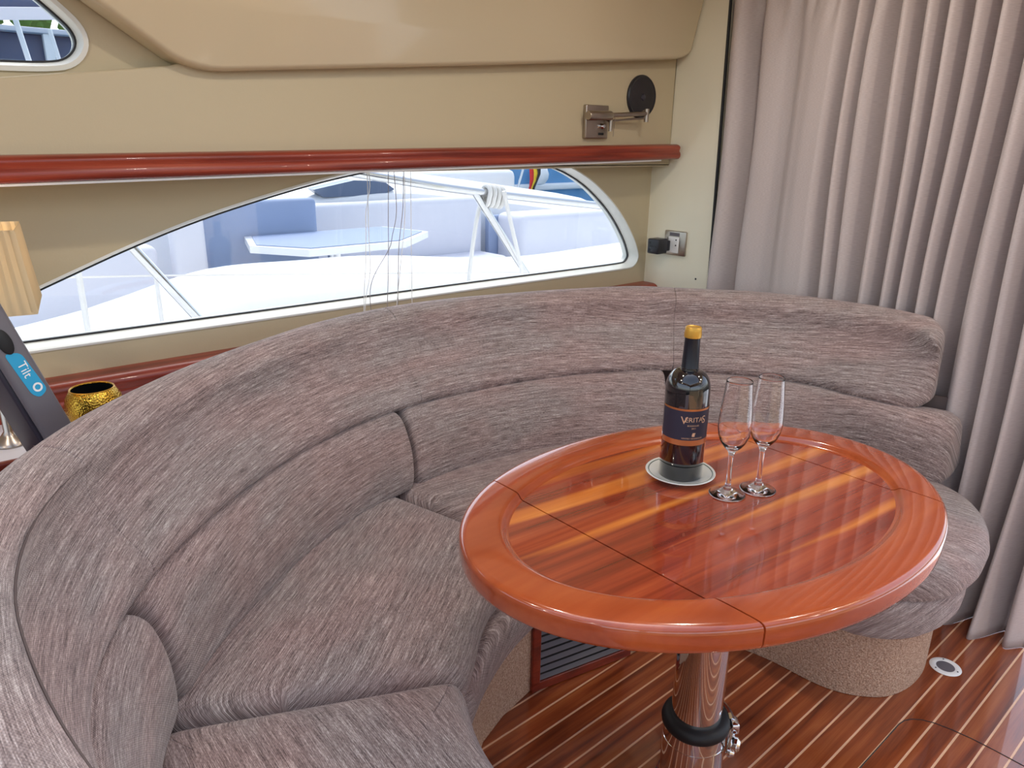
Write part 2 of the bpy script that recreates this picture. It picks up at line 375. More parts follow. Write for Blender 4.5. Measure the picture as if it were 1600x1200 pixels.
def text_mesh(body, size, align='CENTER', extrude=0.0, font=None):
    cu = bpy.data.curves.new('tmp', 'FONT'); cu.body = body; cu.size = size; cu.align_x = align; cu.align_y = 'CENTER'; cu.extrude = extrude; cu.resolution_u = 3
    ob = bpy.data.objects.new('tmp', cu); COL.objects.link(ob); dg = bpy.context.evaluated_depsgraph_get(); dg.update()
    me = bpy.data.meshes.new_from_object(ob.evaluated_get(dg)); V = [v.co.copy() for v in me.vertices]; F = [tuple(p.vertices) for p in me.polygons]
    bpy.data.objects.remove(ob); bpy.data.curves.remove(cu); bpy.data.meshes.remove(me); return V, F

# ================================================================== SETTING
# ---- floor: mahogany planks with pale inlay strips, running along x
floor = build('floor', *box((0.4, -0.2, -0.03), (4.6, 4.2, 0.0588)), M['holly'], smooth=False); tag(floor, kind='structure')
PW = 0.0532; x0, x1 = -1.8, 2.65
yk = 0.520 - PW * 34
first = None
rnd = random.Random(3)
for i in range(60):
    ya = yk + i * PW + 0.0020; yb = yk + (i + 1) * PW - 0.0020
    if yb > 1.9: break
    if first is None:
        first = build('plank', *rbox(((x0 + x1) / 2, (ya + yb) / 2, -0.0044), (x1 - x0, yb - ya, 0.0084), 0.0006, seg=1), M['teak'], floor, smooth=False)
        fy = (ya + yb) / 2
    else:
        o = first.copy(); COL.objects.link(o); o.parent = floor; o.location = (0, (ya + yb) / 2 - fy, 0)
# ---- hatch outline let into the floor
hp = [(-0.2, 0.4655), (1.665, 0.4655), (1.687, 0.462), (1.706, 0.452), (1.722, 0.436), (1.735, 0.411), (1.744, 0.375), (1.750, 0.335), (1.752, 0.29), (1.752, -0.6)]
hatch = build('hatch_seam', *tube([(x, y, 0.0002) for x, y in hp], 0.0011, 6), M['black'], floor)

# ---- window wall (lower) with the long curved window
glass_out = [(2.330, 0.846), (2.352, 0.852), (2.367, 0.868), (2.366, 0.886), (2.335, 0.945), (2.25, 1.046), (2.152, 1.123), (2.062, 1.179), (1.944, 1.227), (1.789, 1.254), (1.6, 1.268), (1.45, 1.268), (1.317, 1.254), (1.182, 1.230), (1.015, 1.202), (0.825, 1.158), (0.653, 1.112), (0.493, 1.058), (0.389, 1.018), (0.272, 0.972), (0.1, 0.905), (0.02, 0.872), (0.03, 0.862), (0.4, 0.860), (0.8, 0.857), (1.456, 0.855), (2.0, 0.849)]
G2 = [Vector(p) for p in glass_out]
def dens(poly, it=1): return chaikin(poly, it)
G2 = dens(G2, 2)
OPEN = insetpoly(G2, -0.013)
wall_l = build('wall_port', *plate_xz([(-1.0, -0.01), (2.43, -0.01), (2.43, 1.40), (-1.0, 1.40)], [[(p.x, p.y) for p in OPEN]], 1.95, 2.0), M['wall'], smooth=False); tag(wall_l, kind='structure')
ho = build('wall_port_outer', *plate_xz([(-3.0, -0.6), (4.5, -0.6), (4.5, 1.36), (-3.0, 1.36)], [[(p.x, p.y) for p in insetpoly(G2, -0.02)]], 2.0005, 2.03), M['gel'], smooth=False); tag(ho, kind='structure')
win = thing('window_1', (1.2, 1.99, 0.85), None, None, kind='structure')
def ring_between(A, ya, B, yb):
    n = len(A); V = [(p.x, ya, p.y) for p in A] + [(p.x, yb, p.y) for p in B]
    return V, [(i, (i + 1) % n, n + (i + 1) % n, n + i) for i in range(n)]
fr_loops = [(insetpoly(G2, -0.0125), 2.0), (insetpoly(G2, -0.0125), 1.952), (insetpoly(G2, -0.016), 1.947), (insetpoly(G2, -0.011), 1.946), (insetpoly(G2, 0.0), 1.988), (insetpoly(G2, 0.001), 2.02)]
V, F = loft([[(p.x, y, p.y) for p in L] for L, y in fr_loops], True, False, False)
build('window_frame', V, F, M['frame'], win)
gk = [(insetpoly(G2, -0.002), 1.9885), (insetpoly(G2, 0.004), 1.9875), (insetpoly(G2, 0.004), 1.996)]
V, F = loft([[(p.x, y, p.y) for p in L] for L, y in gk], True, False, False)
build('gasket', V, F, M['black'], win)
build('pane', *plate_xz([(p.x, p.y) for p in insetpoly(G2, -0.004)], [], 1.994, 1.999), M['pane'], win, smooth=False)

# ---- upper wall band and porthole panel
band = roundpoly([(-1.0, 1.23), (2.43, 1.23), (2.43, 1.70), (0.70, 1.50), (0.606, 1.470), (0.274, 1.427), (-1.0, 1.262)], 0.004, 2)
wu = build('wall_port_upper', *loft([[(p.x, y, p.y) for p in insetpoly([Vector(q) for q in band], d_)] for d_, y in ((0, 1.95), (0, 1.871), (0.0012, 1.868), (0.004, 1.8655), (0.007, 1.865))]), M['wall']); tag(wu, kind='structure')
PH = [(0.06, 1.456), (0.287, 1.459), (0.384, 1.463), (0.417, 1.474), (0.438, 1.501), (0.434, 1.530), (0.405, 1.560), (0.36, 1.60), (0.30, 1.645), (0.2, 1.67), (0.08, 1.66), (0.02, 1.60), (0.02, 1.48)]
PH = chaikin([Vector(p) for p in PH], 2)
wp = build('wall_port_porthole', *plate_xz([(-1.0, 1.24), (2.43, 1.24), (2.43, 2.0), (-1.0, 2.0)], [[(p.x, p.y) for p in insetpoly(PH, -0.013)]], 1.905, 1.99), M['wall'], smooth=False); tag(wp, kind='structure')
win2 = thing('window_2', (0.22, 1.93, 1.456), None, None, kind='structure')
fl = [(insetpoly(PH, -0.0125), 1.98), (insetpoly(PH, -0.0135), 1.908), (insetpoly(PH, -0.018), 1.900), (insetpoly(PH, -0.008), 1.898), (insetpoly(PH, 0.0), 1.925), (insetpoly(PH, 0.0), 1.97)]
V, F = loft([[(p.x, y, p.y) for p in L] for L, y in fl], True, False, False); build('window_frame', V, F, M['frame'], win2)
gk = [(insetpoly(PH, -0.001), 1.924), (insetpoly(PH, 0.004), 1.925), (insetpoly(PH, 0.004), 1.94)]
V, F = loft([[(p.x, y, p.y) for p in L] for L, y in gk], True, False, False); build('gasket', V, F, M['black'], win2)
build('pane', *plate_xz([(p.x, p.y) for p in insetpoly(PH, -0.003)], [], 1.935, 1.94), M['pane'], win2, smooth=False)

# ---- mahogany rail over the window (two rounded beads) and blind housing strip
def sweep_x(prof, xa, xb, dza, dzb, nseg=2):
    rings = []
    for k in range(nseg + 1):
        t = k / nseg; rings.append([(xa + (xb - xa) * t, y, z + dza + (dzb - dza) * t) for y, z in prof])
    return loft(rings, True, True, True)
def beads(y_wall, zb, h, d):
    P = [(y_wall, zb), (y_wall - d * .75, zb)]
    for k in range(8): a = -PI / 2 + (PI / 2 + 0.87) * k / 7; P.append((y_wall - d * .80 - math.cos(a) * d * .20, zb + h * .28 + math.sin(a) * h * .28))
    P.append((y_wall - d * .905, zb + h * .54))
    for k in range(8): a = -0.44 + (0.44 + PI / 2) * k / 7; P.append((y_wall - d * .62 - math.cos(a) * d * .33, zb + h * .76 + math.sin(a) * h * .24))
    P += [(y_wall, zb + h)]; return P
tr1 = build('trim_1', *sweep_x(beads(1.868, 0, 0.0535, 0.07), -1.0, 2.405, 1.2085, 1.258), M['mahog']); tag(tr1, kind='structure')
tr1b = build('trim_2', *sweep_x([(1.862, -0.004), (1.812, -0.004), (1.812, 0.001), (1.862, 0.001)], -1.0, 2.31, 1.2065, 1.2555), M['white'], smooth=False); tag(tr1b, kind='structure')
# ---- lower mahogany trim and shelf behind the settee
tr2 = build('trim_3', *sweep_x(beads(1.952, 0, 0.085, 0.085), -1.0, 2.425, 0.703, 0.685), M['mahog']); tag(tr2, kind='structure')
shelf = thing('shelf', (0.3, 1.72, 0.60), 'narrow white-topped shelf with mahogany edge between settee back and window wall', 'shelf')
SHP = [(-1.0, 1.64), (0.40, 1.64), (0.46, 1.70), (0.74, 1.83), (0.78, 1.93), (-1.0, 1.93)]
build('shelf_top', *loft([[(x, y, z) for x, y in SHP] for z in (0.699, 0.717)]), M['cushion'], shelf, smooth=False)
build('shelf_edge', *rbox((-0.30, 1.632, 0.702), (1.40, 0.016, 0.036), 0.005), M['mahog'], shelf)
build('ledge', *rbox((-0.45, 1.50, 0.645), (1.1, 0.24, 0.02), 0.003), M['mahog'], shelf)

# ---- glossy overhead panel above the wall band
def ohp(x, z, off=0.0):
    y = 1.803 - 0.2 * (z - 1.6) + off; return (x, y, z)
OP = [(-0.15, 1.99), (0.0, 1.90), (0.36, 1.643), (0.455, 1.578), (0.598, 1.486), (0.655, 1.459), (1.5, 1.528), (2.36, 1.603), (2.424, 1.622), (2.426, 1.99)]
OP = [Vector(p) for p in OP]; OPs = []
for i, p in enumerate(OP):
    r = {5: .06, 8: .03, 7: .03}.get(i, 0.0)
    if r:
        a = OP[i - 1] - p; b2 = OP[i + 1] - p; A = p + a.normalized() * r; B = p + b2.normalized() * r
        OPs += [A * (1 - t) ** 2 + p * 2 * t * (1 - t) + B * t * t for t in (0, .25, .5, .75, 1)]
    else: OPs.append(p)
rings = []
for ins, off in ((0.0, 0.075), (0.0, 0.016), (0.002, 0.008), (0.006, 0.002), (0.012, 0.0)):
    rings.append([ohp(p.x, p.y, off) for p in insetpoly(OPs, ins)])
oh = build('trim_4', *loft(rings, True, True, True), M['panel']); tag(oh, kind='structure')

# ---- aft bulkhead beside the curtain (x = 2.43)
bk = build('wall_aft', [(2.43, 2.06, -0.01), (2.43, 1.635, -0.01), (2.43, 1.640, 0.79), (2.43, 1.662, 1.79), (2.43, 1.668, 2.0), (2.43, 2.06, 2.0)] + [(2.48, 2.06, -0.01), (2.48, 1.635, -0.01), (2.48, 1.640, 0.79), (2.48, 1.662, 1.79), (2.48, 1.668, 2.0), (2.48, 2.06, 2.0)],
           [(0, 1, 2, 3, 4, 5), (11, 10, 9, 8, 7, 6), (0, 6, 7, 1), (1, 7, 8, 2), (2, 8, 9, 3), (3, 9, 10, 4), (4, 10, 11, 5), (5, 11, 6, 0)], M['bulk'], smooth=False); tag(bk, kind='structure')
gs = build('trim_5', *tube([(2.431, 1.632, 0.0), (2.431, 1.637, 0.79), (2.431, 1.659, 1.79), (2.431, 1.665, 1.99)], 0.0055, 8), M['black']); tag(gs, kind='structure')
# door head above the curtain
hd = build('wall_aft_head', *box((2.245, 0.20, 1.885), (0.04, 3.05, 0.23), math.atan2(-0.23, 1.298) * -1 * 0 - math.atan2(0.23, 1.298)), M['bulk'], smooth=False); tag(hd, kind='structure')

# ---- ceiling with an opening added for skylight, opposite side wall with a window band
cl = build('ceiling', [(-1.8, -2.1, 2.0), (2.5, -2.1, 2.0), (2.5, 2.0, 2.0), (-1.8, 2.0, 2.0), (-0.9, -1.3, 2.0), (1.5, -1.3, 2.0), (1.5, 0.95, 2.0), (-0.9, 0.95, 2.0)] +
           [(-1.8, -2.1, 2.06), (2.5, -2.1, 2.06), (2.5, 2.0, 2.06), (-1.8, 2.0, 2.06), (-0.9, -1.3, 2.06), (1.5, -1.3, 2.06), (1.5, 0.95, 2.06), (-0.9, 0.95, 2.06)],
           [(0, 1, 5, 4), (1, 2, 6, 5), (2, 3, 7, 6), (3, 0, 4, 7), (8, 12, 13, 9), (9, 13, 14, 10), (10, 14, 15, 11), (11, 15, 12, 8), (4, 5, 13, 12), (5, 6, 14, 13), (6, 7, 15, 14), (7, 4, 12, 15), (0, 8, 9, 1), (1, 9, 10, 2), (2, 10, 11, 3), (3, 11, 8, 0)], M['ceil'], smooth=False)
tag(cl, kind='structure')
ws = build('wall_starboard', *plate_xz([(-1.8, -0.01), (2.5, -0.01), (2.5, 2.0), (-1.8, 2.0)], [[(-1.6, 0.8), (2.3, 0.8), (2.3, 1.75), (-1.6, 1.75)]], -2.1, -2.05), M['wall'], smooth=False); tag(ws, kind='structure')
dls = [(1.75, 0.20), (1.75, 1.05), (0.75, 1.10), (-0.3, 1.10), (1.95, -0.55), (1.75, -1.2), (-1.3, 0.8), (-1.3, -0.3)]  # unseen spots implied by glints, added in number to brighten the cabin
dlab = ['ceiling downlight right of the sunroof over the settee end', 'ceiling downlight above the settee corner', 'ceiling downlight above the middle of the window wall', 'ceiling downlight near the porthole', 'ceiling downlight by the cabin door', 'ceiling downlight in the aft starboard corner', 'ceiling downlight forward near the window wall', 'ceiling downlight forward amidships']
for (x, y), lb in zip(dls, dlab):
    t_ = thing('ceiling_downlight', (x, y, 1.985), lb, 'downlight', 'recessed ceiling downlights')
    build('bezel', *lathe([(0.034, 0.0145), (0.048, 0.0145), (0.050, 0.010), (0.046, 0.004), (0.036, 0.002), (0.034, 0.006)], (x, y, 1.985), 28, cap=False), M['chrome'], t_)
    build('lens', *lathe([(0, 0.008), (0.0345, 0.008), (0.0345, 0.012), (0, 0.012)], (x, y, 1.985), 24), M['glow2'], t_, smooth=False)
    ld_ = bpy.data.lights.new('downlight', 'AREA'); ld_.shape = 'DISK'; ld_.size = 0.066; ld_.energy = DLW; ld_.color = (1, 0.90, 0.78)
    lo_ = bpy.data.objects.new('downlight', ld_); COL.objects.link(lo_); lo_.location = (x, y, 1.983)
# unseen overhang added above the window to keep sun off the settee
ov = build('trim_6', *rbox((1.2, 2.12, 1.375), (6.0, 0.25, 0.05), 0.02), M['gel']); tag(ov, kind='structure')

# ================================================================== SETTEE
C = (1.2, 0.65)
RK = [(0, 0.98), (4, 0.99), (7, 1.02), (12, 1.06), (21, 1.095), (31, 1.12), (45, 1.125), (52, 1.145), (62, 1.12), (75, 1.105), (86, 1.12), (96, 1.13), (107, 1.13), (119, 1.13), (135, 1.165), (146, 1.20), (156, 1.225), (166, 1.225), (176, 1.205), (186, 1.19), (200, 1.18)]
RM = [(-2, 0.985), (3, 0.97), (8, 0.95), (15, 0.96), (23, 1.0), (39, 1.015), (48, 1.03), (56, 1.01), (76, 0.985), (89, 0.985), (106, 1.0), (124, 1.02), (138, 1.05), (153, 1.10), (165, 1.13), (180, 1.115), (200, 1.10)]
RS = [(-2, 0.99), (8, 0.985), (40, 0.975), (60, 0.955), (78, 0.945), (94, 0.95), (102, 0.957), (116, 0.965), (126, 0.98), (135, 1.0), (152, 1.07), (165, 1.095), (180, 1.085), (200, 1.07)]
RF = [(20, 0.50), (40, 0.505), (70, 0.49), (104, 0.50), (125, 0.53), (143, 0.54), (156, 0.575), (170, 0.60), (200, 0.62)]
def pol(th, r, z): a = math.radians(th); return Vector((C[0] + r * math.cos(a), C[1] + r * math.sin(a), z))
settee = thing('curved_settee', (1.2, 1.3, 0.0), 'curved taupe woven upholstered settee wrapping around the oval table', 'settee')
def densify(prof, n=3):
    out = []
    for i in range(len(prof)):
        p0, p1, p2, p3 = prof[i - 1], prof[i], prof[(i + 1) % len(prof)], prof[(i + 2) % len(prof)]
        for k in range(n):
            t = k / n
            out.append(tuple(0.5 * (2 * p1[c] + (p2[c] - p0[c]) * t + (2 * p0[c] - 5 * p1[c] + 4 * p2[c] - p3[c]) * t * t + (3 * p1[c] - p0[c] - 3 * p2[c] + p3[c]) * t ** 3) for c in range(3)))
    return out
def arc_part(name, th0, th1, Ra, Rb, prof, endr0, endr1, tilt=None, step=1.6, wob=0.0):
    prof = densify(prof, 3); rmid = 1.05; L = math.radians(th1 - th0) * rmid
    ts = [0.0]
    for e in (0.08, 0.2, 0.38, 0.6, 0.8, 1.0): ts.append(e * endr0 / L)
    nmid = max(4, int((th1 - th0) / step))
    a0 = endr0 / L; a1 = 1 - endr1 / L
    ts += [a0 + (a1 - a0) * k / nmid for k in range(1, nmid)]
    for e in (1.0, 0.8, 0.6, 0.38, 0.2, 0.08): ts.append(1 - e * endr1 / L)
    ts.append(1.0)
    zs = [p[2] for p in prof]; cz = (min(zs) + max(zs)) / 2; hz = (max(zs) - min(zs)) / 2
    rings, uv = [], []
    for t in ts:
        th = th0 + (th1 - th0) * t; d0 = t * L; d1 = (1 - t) * L; ins = 0.0
        for d, e in ((d0, endr0), (d1, endr1)):
            if d < e: q = 1 - d / e; ins = max(ins, e * (1 - math.sqrt(max(0, 1 - q * q))))
        ra, rb = interp(Ra, th), interp(Rb, th); P = [((1 - w) * ra + w * rb + off, z) for w, off, z in prof]
        rs = [p[0] for p in P]; cr = (min(rs) + max(rs)) / 2; hr = (max(rs) - min(rs)) / 2; ring = []
        for (r, z), (w, off, z_) in zip(P, prof):
            rr = cr + (r - cr) * max(0.03, 1 - ins / max(hr, 1e-4) * 0.55); zz = cz + (z - cz) * max(0.03, 1 - ins / hz)
            if wob: rr += wob * noise.noise(Vector((th * 0.15, z * 9, len(name))))
            dth = tilt * (z - 0.62) / 0.25 if tilt else 0.0
            ring.append(pol(th + (dth if not tilt else dth), rr, zz)); uv.append((math.radians(th) * 1.08, rr + zz))
        rings.append(ring)
    V, F = loft(rings)
    return build(name, V, F, M['fabric'], settee, uvs=uv, sharp=60)
UP = [(0, 0.030, 0.612), (0, 0.006, 0.618), (0, -0.004, 0.645), (.35, -0.012, 0.70), (.7, -0.012, 0.775), (1, -0.050, 0.832), (1, -0.036, 0.853), (1, -0.012, 0.866), (1, 0.012, 0.868), (1, 0.030, 0.857), (1, 0.036, 0.825), (1, 0.034, 0.70), (.6, 0.06, 0.62)]
for i, (a, bb, e0, e1) in enumerate(((3.2, 46.08, .06, .004), (46.12, 95.98, .004, .004), (96.02, 149.48, .004, .006), (149.52, 200, .006, .03))):
    arc_part('upper_backrest', a, bb, RM, RK, UP, e0, e1, wob=0.0014)
LO = [(0, 0.02, 0.395), (0, -0.012, 0.402), (0.1, -0.026, 0.435), (0.5, -0.036, 0.51), (0.9, -0.030, 0.575), (1, -0.018, 0.604), (1, 0.002, 0.617), (1, 0.03, 0.618), (1, 0.06, 0.606), (1, 0.075, 0.55), (0, 0.10, 0.42)]
for a, bb, e0, e1 in ((-1.2, 44.5, .05, .03), (47.4, 99.6, .028, .022), (100.4, 152.2, .022, .03), (153.2, 200, .035, .03)):
    arc_part('lower_back_cushion', a, bb, RS, RM, LO, e0, e1, wob=0.002)
build('piping', *tube([pol(th, interp(RK, th) - 0.0502, 0.833) for th in range(150, 201, 2)], [0.0003 + 0.0017 * min(1, k / 8) for k in range(26)], 6), M['seam'], settee)
build('back_panel', *loft([[pol(th, interp(RM, th) + d_, z) for d_, z in ((0.088, 0.21), (0.088, 0.64), (0.10, 0.64), (0.10, 0.21))] for th in range(2, 201, 3)]), M['seam'], settee, sharp=40)
# seat cushions from plan outlines
def outline_cushion(name, poly, z0, z1, r, mat, chord, dome=0.012, seg=5, band=False):
    poly = [Vector(p) for p in poly]; cx = sum((p for p in poly), Vector((0, 0))) / len(poly)
    d = Vector(chord).normalized(); pp = Vector((-d.y, d.x)); rings, uv = [], []
    lv = []
    for k in range(seg + 1): a = PI / 2 * k / seg; lv.append((r * (1 - math.sin(a)), z0 + r * (1 - math.cos(a)) if False else z0 + r * (1 - math.cos(PI / 2 - (PI / 2 - a)))))
    lv = [(r * .6 * (1 - math.sin(PI / 2 * k / seg)), z0 + r * .6 * (1 - math.cos(PI / 2 * k / seg))) for k in range(seg + 1)]
    lv += [(-0.004, (z0 + z1) / 2)]
    lv += [(r * (1 - math.cos(PI / 2 * k / seg)), z1 - r + r * math.sin(PI / 2 * k / seg)) for k in range(seg + 1)]
    for ins, z in lv:
        ring = insetpoly(poly, ins); rings.append([(p.x, p.y, z) for p in ring]); uv += [(p.dot(d), p.dot(pp) + (z - z1) * (1 if (p - cx).dot(pp) > 0 else -1) * -1) for p in ring]
    last = insetpoly(poly, r)
    for s, dz in () if band else ((0.85, 0.45), (0.6, 0.8), (0.3, 0.97), (0.04, 1.0)):
        ring = [cx + (p - cx) * s for p in last]; rings.append([(p.x, p.y, z1 + dome * dz) for p in ring]); uv += [(p.dot(d), p.dot(pp)) for p in ring]
    V, F = loft(rings, True, not band, True); return build(name, V, F, mat, settee, uvs=uv, sharp=60)
def sector(th0, th1, rin, rout, n=14, din=0.0):
    P = [(C[0] + (interp(rin, th0 + (th1 - th0) * k / n) + din) * math.cos(math.radians(th0 + (th1 - th0) * k / n)), C[1] + (interp(rin, th0 + (th1 - th0) * k / n) + din) * math.sin(math.radians(th0 + (th1 - th0) * k / n))) for k in range(n + 1)]
    P += [(C[0] + rout * math.cos(math.radians(th1 - (th1 - th0) * k / n)), C[1] + rout * math.sin(math.radians(th1 - (th1 - th0) * k / n))) for k in range(n + 1)]
    return P
def resample(poly, step):
    out = []; n = len(poly)
    for i in range(n):
        a = Vector(poly[i]); b = Vector(poly[(i + 1) % n]); k = max(1, int((b - a).length / step)); out += [a + (b - a) * j / k for j in range(k)]
    return out
def relax(poly, it):
    poly = [Vector(p) for p in poly]; n = len(poly)
    for _ in range(it): poly = [poly[i] * .5 + (poly[i - 1] + poly[(i + 1) % n]) * .25 for i in range(n)]
    return poly
ARM_IN = [(1.660, 0.86), (1.635, 0.76), (1.622, 0.66), (1.632, 0.57), (1.685, 0.490), (1.78, 0.440), (1.92, 0.428), (2.04, 0.455), (2.14, 0.51), (2.205, 0.58), (2.225, 0.67)]
def tang(th): a = math.radians(th); return (-math.sin(a), math.cos(a))
for th0, th1 in ((103.4, 154.0), (154.6, 200), (52.4, 102.8)):
    poly = relax(resample(sector(th0, th1, RF, 1.10 if th0 > 100 else 1.04), 0.014), 10)
    outline_cushion('seat_cushion', poly, 0.298, 0.408, 0.045, M['fabric'], tang((th0 + th1) / 2))
armp = ARM_IN + [(2.225, 0.80), (2.20, 0.98), (2.12, 1.20), (1.86, 1.46), (1.505, 1.045), (1.60, 0.96)]
outline_cushion('seat_cushion', relax(resample(armp, 0.02), 14), 0.298, 0.418, 0.05, M['fabric'], (0.35, -1))
# upholstered apron below the cushions
RA = [(44, 0.462), (70, 0.462), (104, 0.468), (114, 0.474), (129, 0.497), (142, 0.530), (156, 0.575), (170, 0.605), (200, 0.625)]
ap = [pol(th, interp(RA, th), 0) for th in range(200, 44, -4)]
ap = [(p.x, p.y) for p in ap] + [(1.575, 0.94), (1.61, 0.86), (1.612, 0.76), (1.60, 0.68), (1.605, 0.60), (1.64, 0.535), (1.70, 0.487), (1.79, 0.460), (1.90, 0.455), (2.02, 0.485), (2.11, 0.55), (2.16, 0.64)]
ap_o = [pol(th, 1.04, 0) for th in range(4, 201, 4)]
apoly = ap + [(p.x, p.y) for p in ap_o]
outline_cushion('apron', chaikin(resample(apoly, 0.05), 1), 0.205, 0.312, 0.03, M['fabric'], (1, 0.05), dome=0.0, band=True)
# carpeted plinth (polygonal on plan) with the grille let into it
pin = [pol(th, interp(RF, th) + 0.03, 0) for th in range(200, 150, -6)]
pin = [(p.x, p.y) for p in pin] + [(0.80, 1.02), (0.864, 1.067), (0.95, 1.099), (1.059, 1.121), (1.363, 1.056)] + [(p.x, p.y) for p in smoothpath([Vector(q) for q in [(1.46, 1.015), (1.52, 0.97), (1.60, 0.90), (1.632, 0.80), (1.640, 0.69), (1.652, 0.63), (1.68, 0.578), (1.735, 0.527), (1.82, 0.503), (1.92, 0.507), (2.02, 0.54), (2.09, 0.60), (2.12, 0.68)]], 5)]
pout = [pol(th, 1.0, 0) for th in range(6, 201, 5)]
pl = resample(pin + [(p.x, p.y) for p in pout], 0.06)
rings = [[(p.x, p.y, z) for p in pl] for z in (0.001, 0.10, 0.216)]
build('plinth', *loft(rings, True, False, True), M['carpet'], settee, sharp=50)
va = Vector((1.059, 1.121, 0)); vb = Vector((1.363, 1.056, 0)); vd = (vb - va).normalized(); vn = Vector((vd.y, -vd.x, 0))
if vn.y > 0: vn = -vn
AX = (vd, -vn, Vector((0, 0, 1))); L = (vb - va).length
def vbox(s, z, ls, lz, dep, out): return rbox(va + vd * s + vn * out + Vector((0, 0, z)), (ls, dep, lz), 0.002, AX, 1)
vent = build('grille_frame', *cat(vbox(L / 2, 0.014, L, 0.026, 0.014, 0.004), vbox(L / 2, 0.197, L, 0.024, 0.014, 0.004), vbox(0.012, 0.105, 0.024, 0.17, 0.014, 0.004), vbox(L - 0.012, 0.105, 0.024, 0.17, 0.014, 0.004)), M['mahog'], settee, smooth=False)
build('grille_backing', *vbox(L / 2, 0.105, L - 0.04, 0.165, 0.002, 0.0012), M['black'], vent, smooth=False)
ax2 = (vd, (-vn * 0.66 + Vector((0, 0, 0.75))).normalized(), None); ax2 = (vd, ax2[1], vd.cross(ax2[1]))
sl = None
for k in range(7):
    p = va + vd * (L / 2) + vn * 0.006 + Vector((0, 0, 0.036 + k * 0.0225))
    if sl is None: sl = build('slat', *box(p, (L - 0.044, 0.012, 0.003), axes=ax2), M['devgrey'], vent, smooth=False)
    else:
        o = sl.copy(); COL.objects.link(o); o.parent = vent; o.location = (0, 0, k * 0.0225)

# ================================================================== OVAL TABLE
TC = Vector((1.101, 0.692)); TA, TB, TROT = 0.494, 0.349, math.radians(-9.2); TZ = 0.70
table = thing('oval_table', (1.145, 0.697, 0.0), 'glossy oval cherry-wood table with hinged leaves on a chrome pedestal', 'table')
def ell(s, th, inset=0.0):
    a, b_ = TA - inset, TB - inset; x, y = a * s * math.cos(th), b_ * s * math.sin(th)
    return TC.x + x * math.cos(TROT) - y * math.sin(TROT), TC.y + x * math.sin(TROT) + y * math.cos(TROT)
NS = 120
def ell_ring(inset, z): return [Vector((*ell(1, 2 * PI * j / NS, inset), z)) for j in range(NS)]
panel_rings = [[Vector((*ell(s, 2 * PI * j / NS, 0.0855), 0.66)) for j in range(NS)] for s in (0.02, 1.0)] + [[Vector((*ell(s, 2 * PI * j / NS, 0.0855), 0.690)) for j in range(NS)] for s in (1.0, 0.75, 0.5, 0.25, 0.02)]
rim_prof = [(0.0885, 0.656), (0.0885, 0.6888), (0.084, 0.6904), (0.081, 0.6915), (0.0775, 0.6945), (0.0745, 0.6980), (0.071, 0.6998), (0.064, 0.7006), (0.040, 0.7008), (0.015, 0.7006), (0.0080, 0.7000), (0.0035, 0.6980), (0.0010, 0.6945), (0.0, 0.690), (0.0, 0.678), (0.0, 0.667), (0.002, 0.661), (0.006, 0.6575), (0.014, 0.656)]
rim_rings = [ell_ring(i, z) for i, z in rim_prof] + [ell_ring(*rim_prof[0])]
def cut(VF, xa, xb):
    bm = bmesh.new(); vs = [bm.verts.new(v) for v in VF[0]]
    for f in VF[1]:
        try: bm.faces.new([vs[i] for i in f])
        except ValueError: pass
    bmesh.ops.remove_doubles(bm, verts=bm.verts, dist=1e-6); bmesh.ops.recalc_face_normals(bm, faces=bm.faces)
    for xc, no in ((xa, -1), (xb, 1)):
        if xc is None: continue
        r = bmesh.ops.bisect_plane(bm, geom=bm.verts[:] + bm.edges[:] + bm.faces[:], plane_co=(xc, 0, 0), plane_no=(no, 0, 0), clear_outer=True)
        ed = [e for e in bm.edges if e.is_boundary]; bmesh.ops.holes_fill(bm, edges=ed, sides=0)
    bm.verts.index_update(); out = ([v.co.copy() for v in bm.verts], [tuple(v.index for v in f.verts) for f in bm.faces]); bm.free(); return out
G = 0.0014
def pieces(VF):
    V, F = VF; par = list(range(len(V)))
    def find(i):
        while par[i] != i: par[i] = par[par[i]]; i = par[i]
        return i
    for f in F:
        for i in f[1:]: par[find(i)] = find(f[0])
    grp = {}
    for f in F: grp.setdefault(find(f[0]), []).append(f)
    for fs in grp.values():
        ids = sorted({i for f in fs for i in f}); mp = {i: k for k, i in enumerate(ids)}
        yield [V[i] for i in ids], [tuple(mp[i] for i in f) for f in fs]
for nm, xa, xb in (('table_leaf', None, 0.836 - G), ('centre_top', 0.836 + G, 1.419 - G), ('table_leaf', 1.419 + G, None)):
    pn = build(nm, *cut(loft(panel_rings), xa, xb), M['table'], table, smooth=False)
    for pc in pieces(cut(loft(rim_rings, True, False, False), xa, xb)): build('raised_rim', *pc, M['rim'], pn, sharp=40)
PC = (1.145, 0.697)
build('pedestal_upper_tube', *lathe([(0.0525, 0.16), (0.0525, 0.655)], (*PC, 0), 48), M['chrome'], table, sharp=40)
build('pedestal_lower_tube', *lathe([(0.0, 0.0), (0.072, 0.0), (0.072, 0.006), (0.067, 0.010), (0.0655, 0.012), (0.0655, 0.120), (0.0645, 0.1205), (0.0645, 0.1225), (0.0655, 0.123), (0.0655, 0.152), (0.055, 0.156)], (*PC, 0), 48), M['chrome'], table, sharp=40)
col = build('clamp_collar', *lathe([(0.0535, 0.150), (0.066, 0.150), (0.0705, 0.156), (0.0715, 0.164), (0.0690, 0.172), (0.0630, 0.178), (0.0535, 0.180)], (*PC, 0), 48), M['black'], table, sharp=50)
ld = Vector((0.72, -0.69, 0)).normalized(); lt = Vector((0.69, 0.72, 0)).normalized()
P0 = Vector((*PC, 0.0))
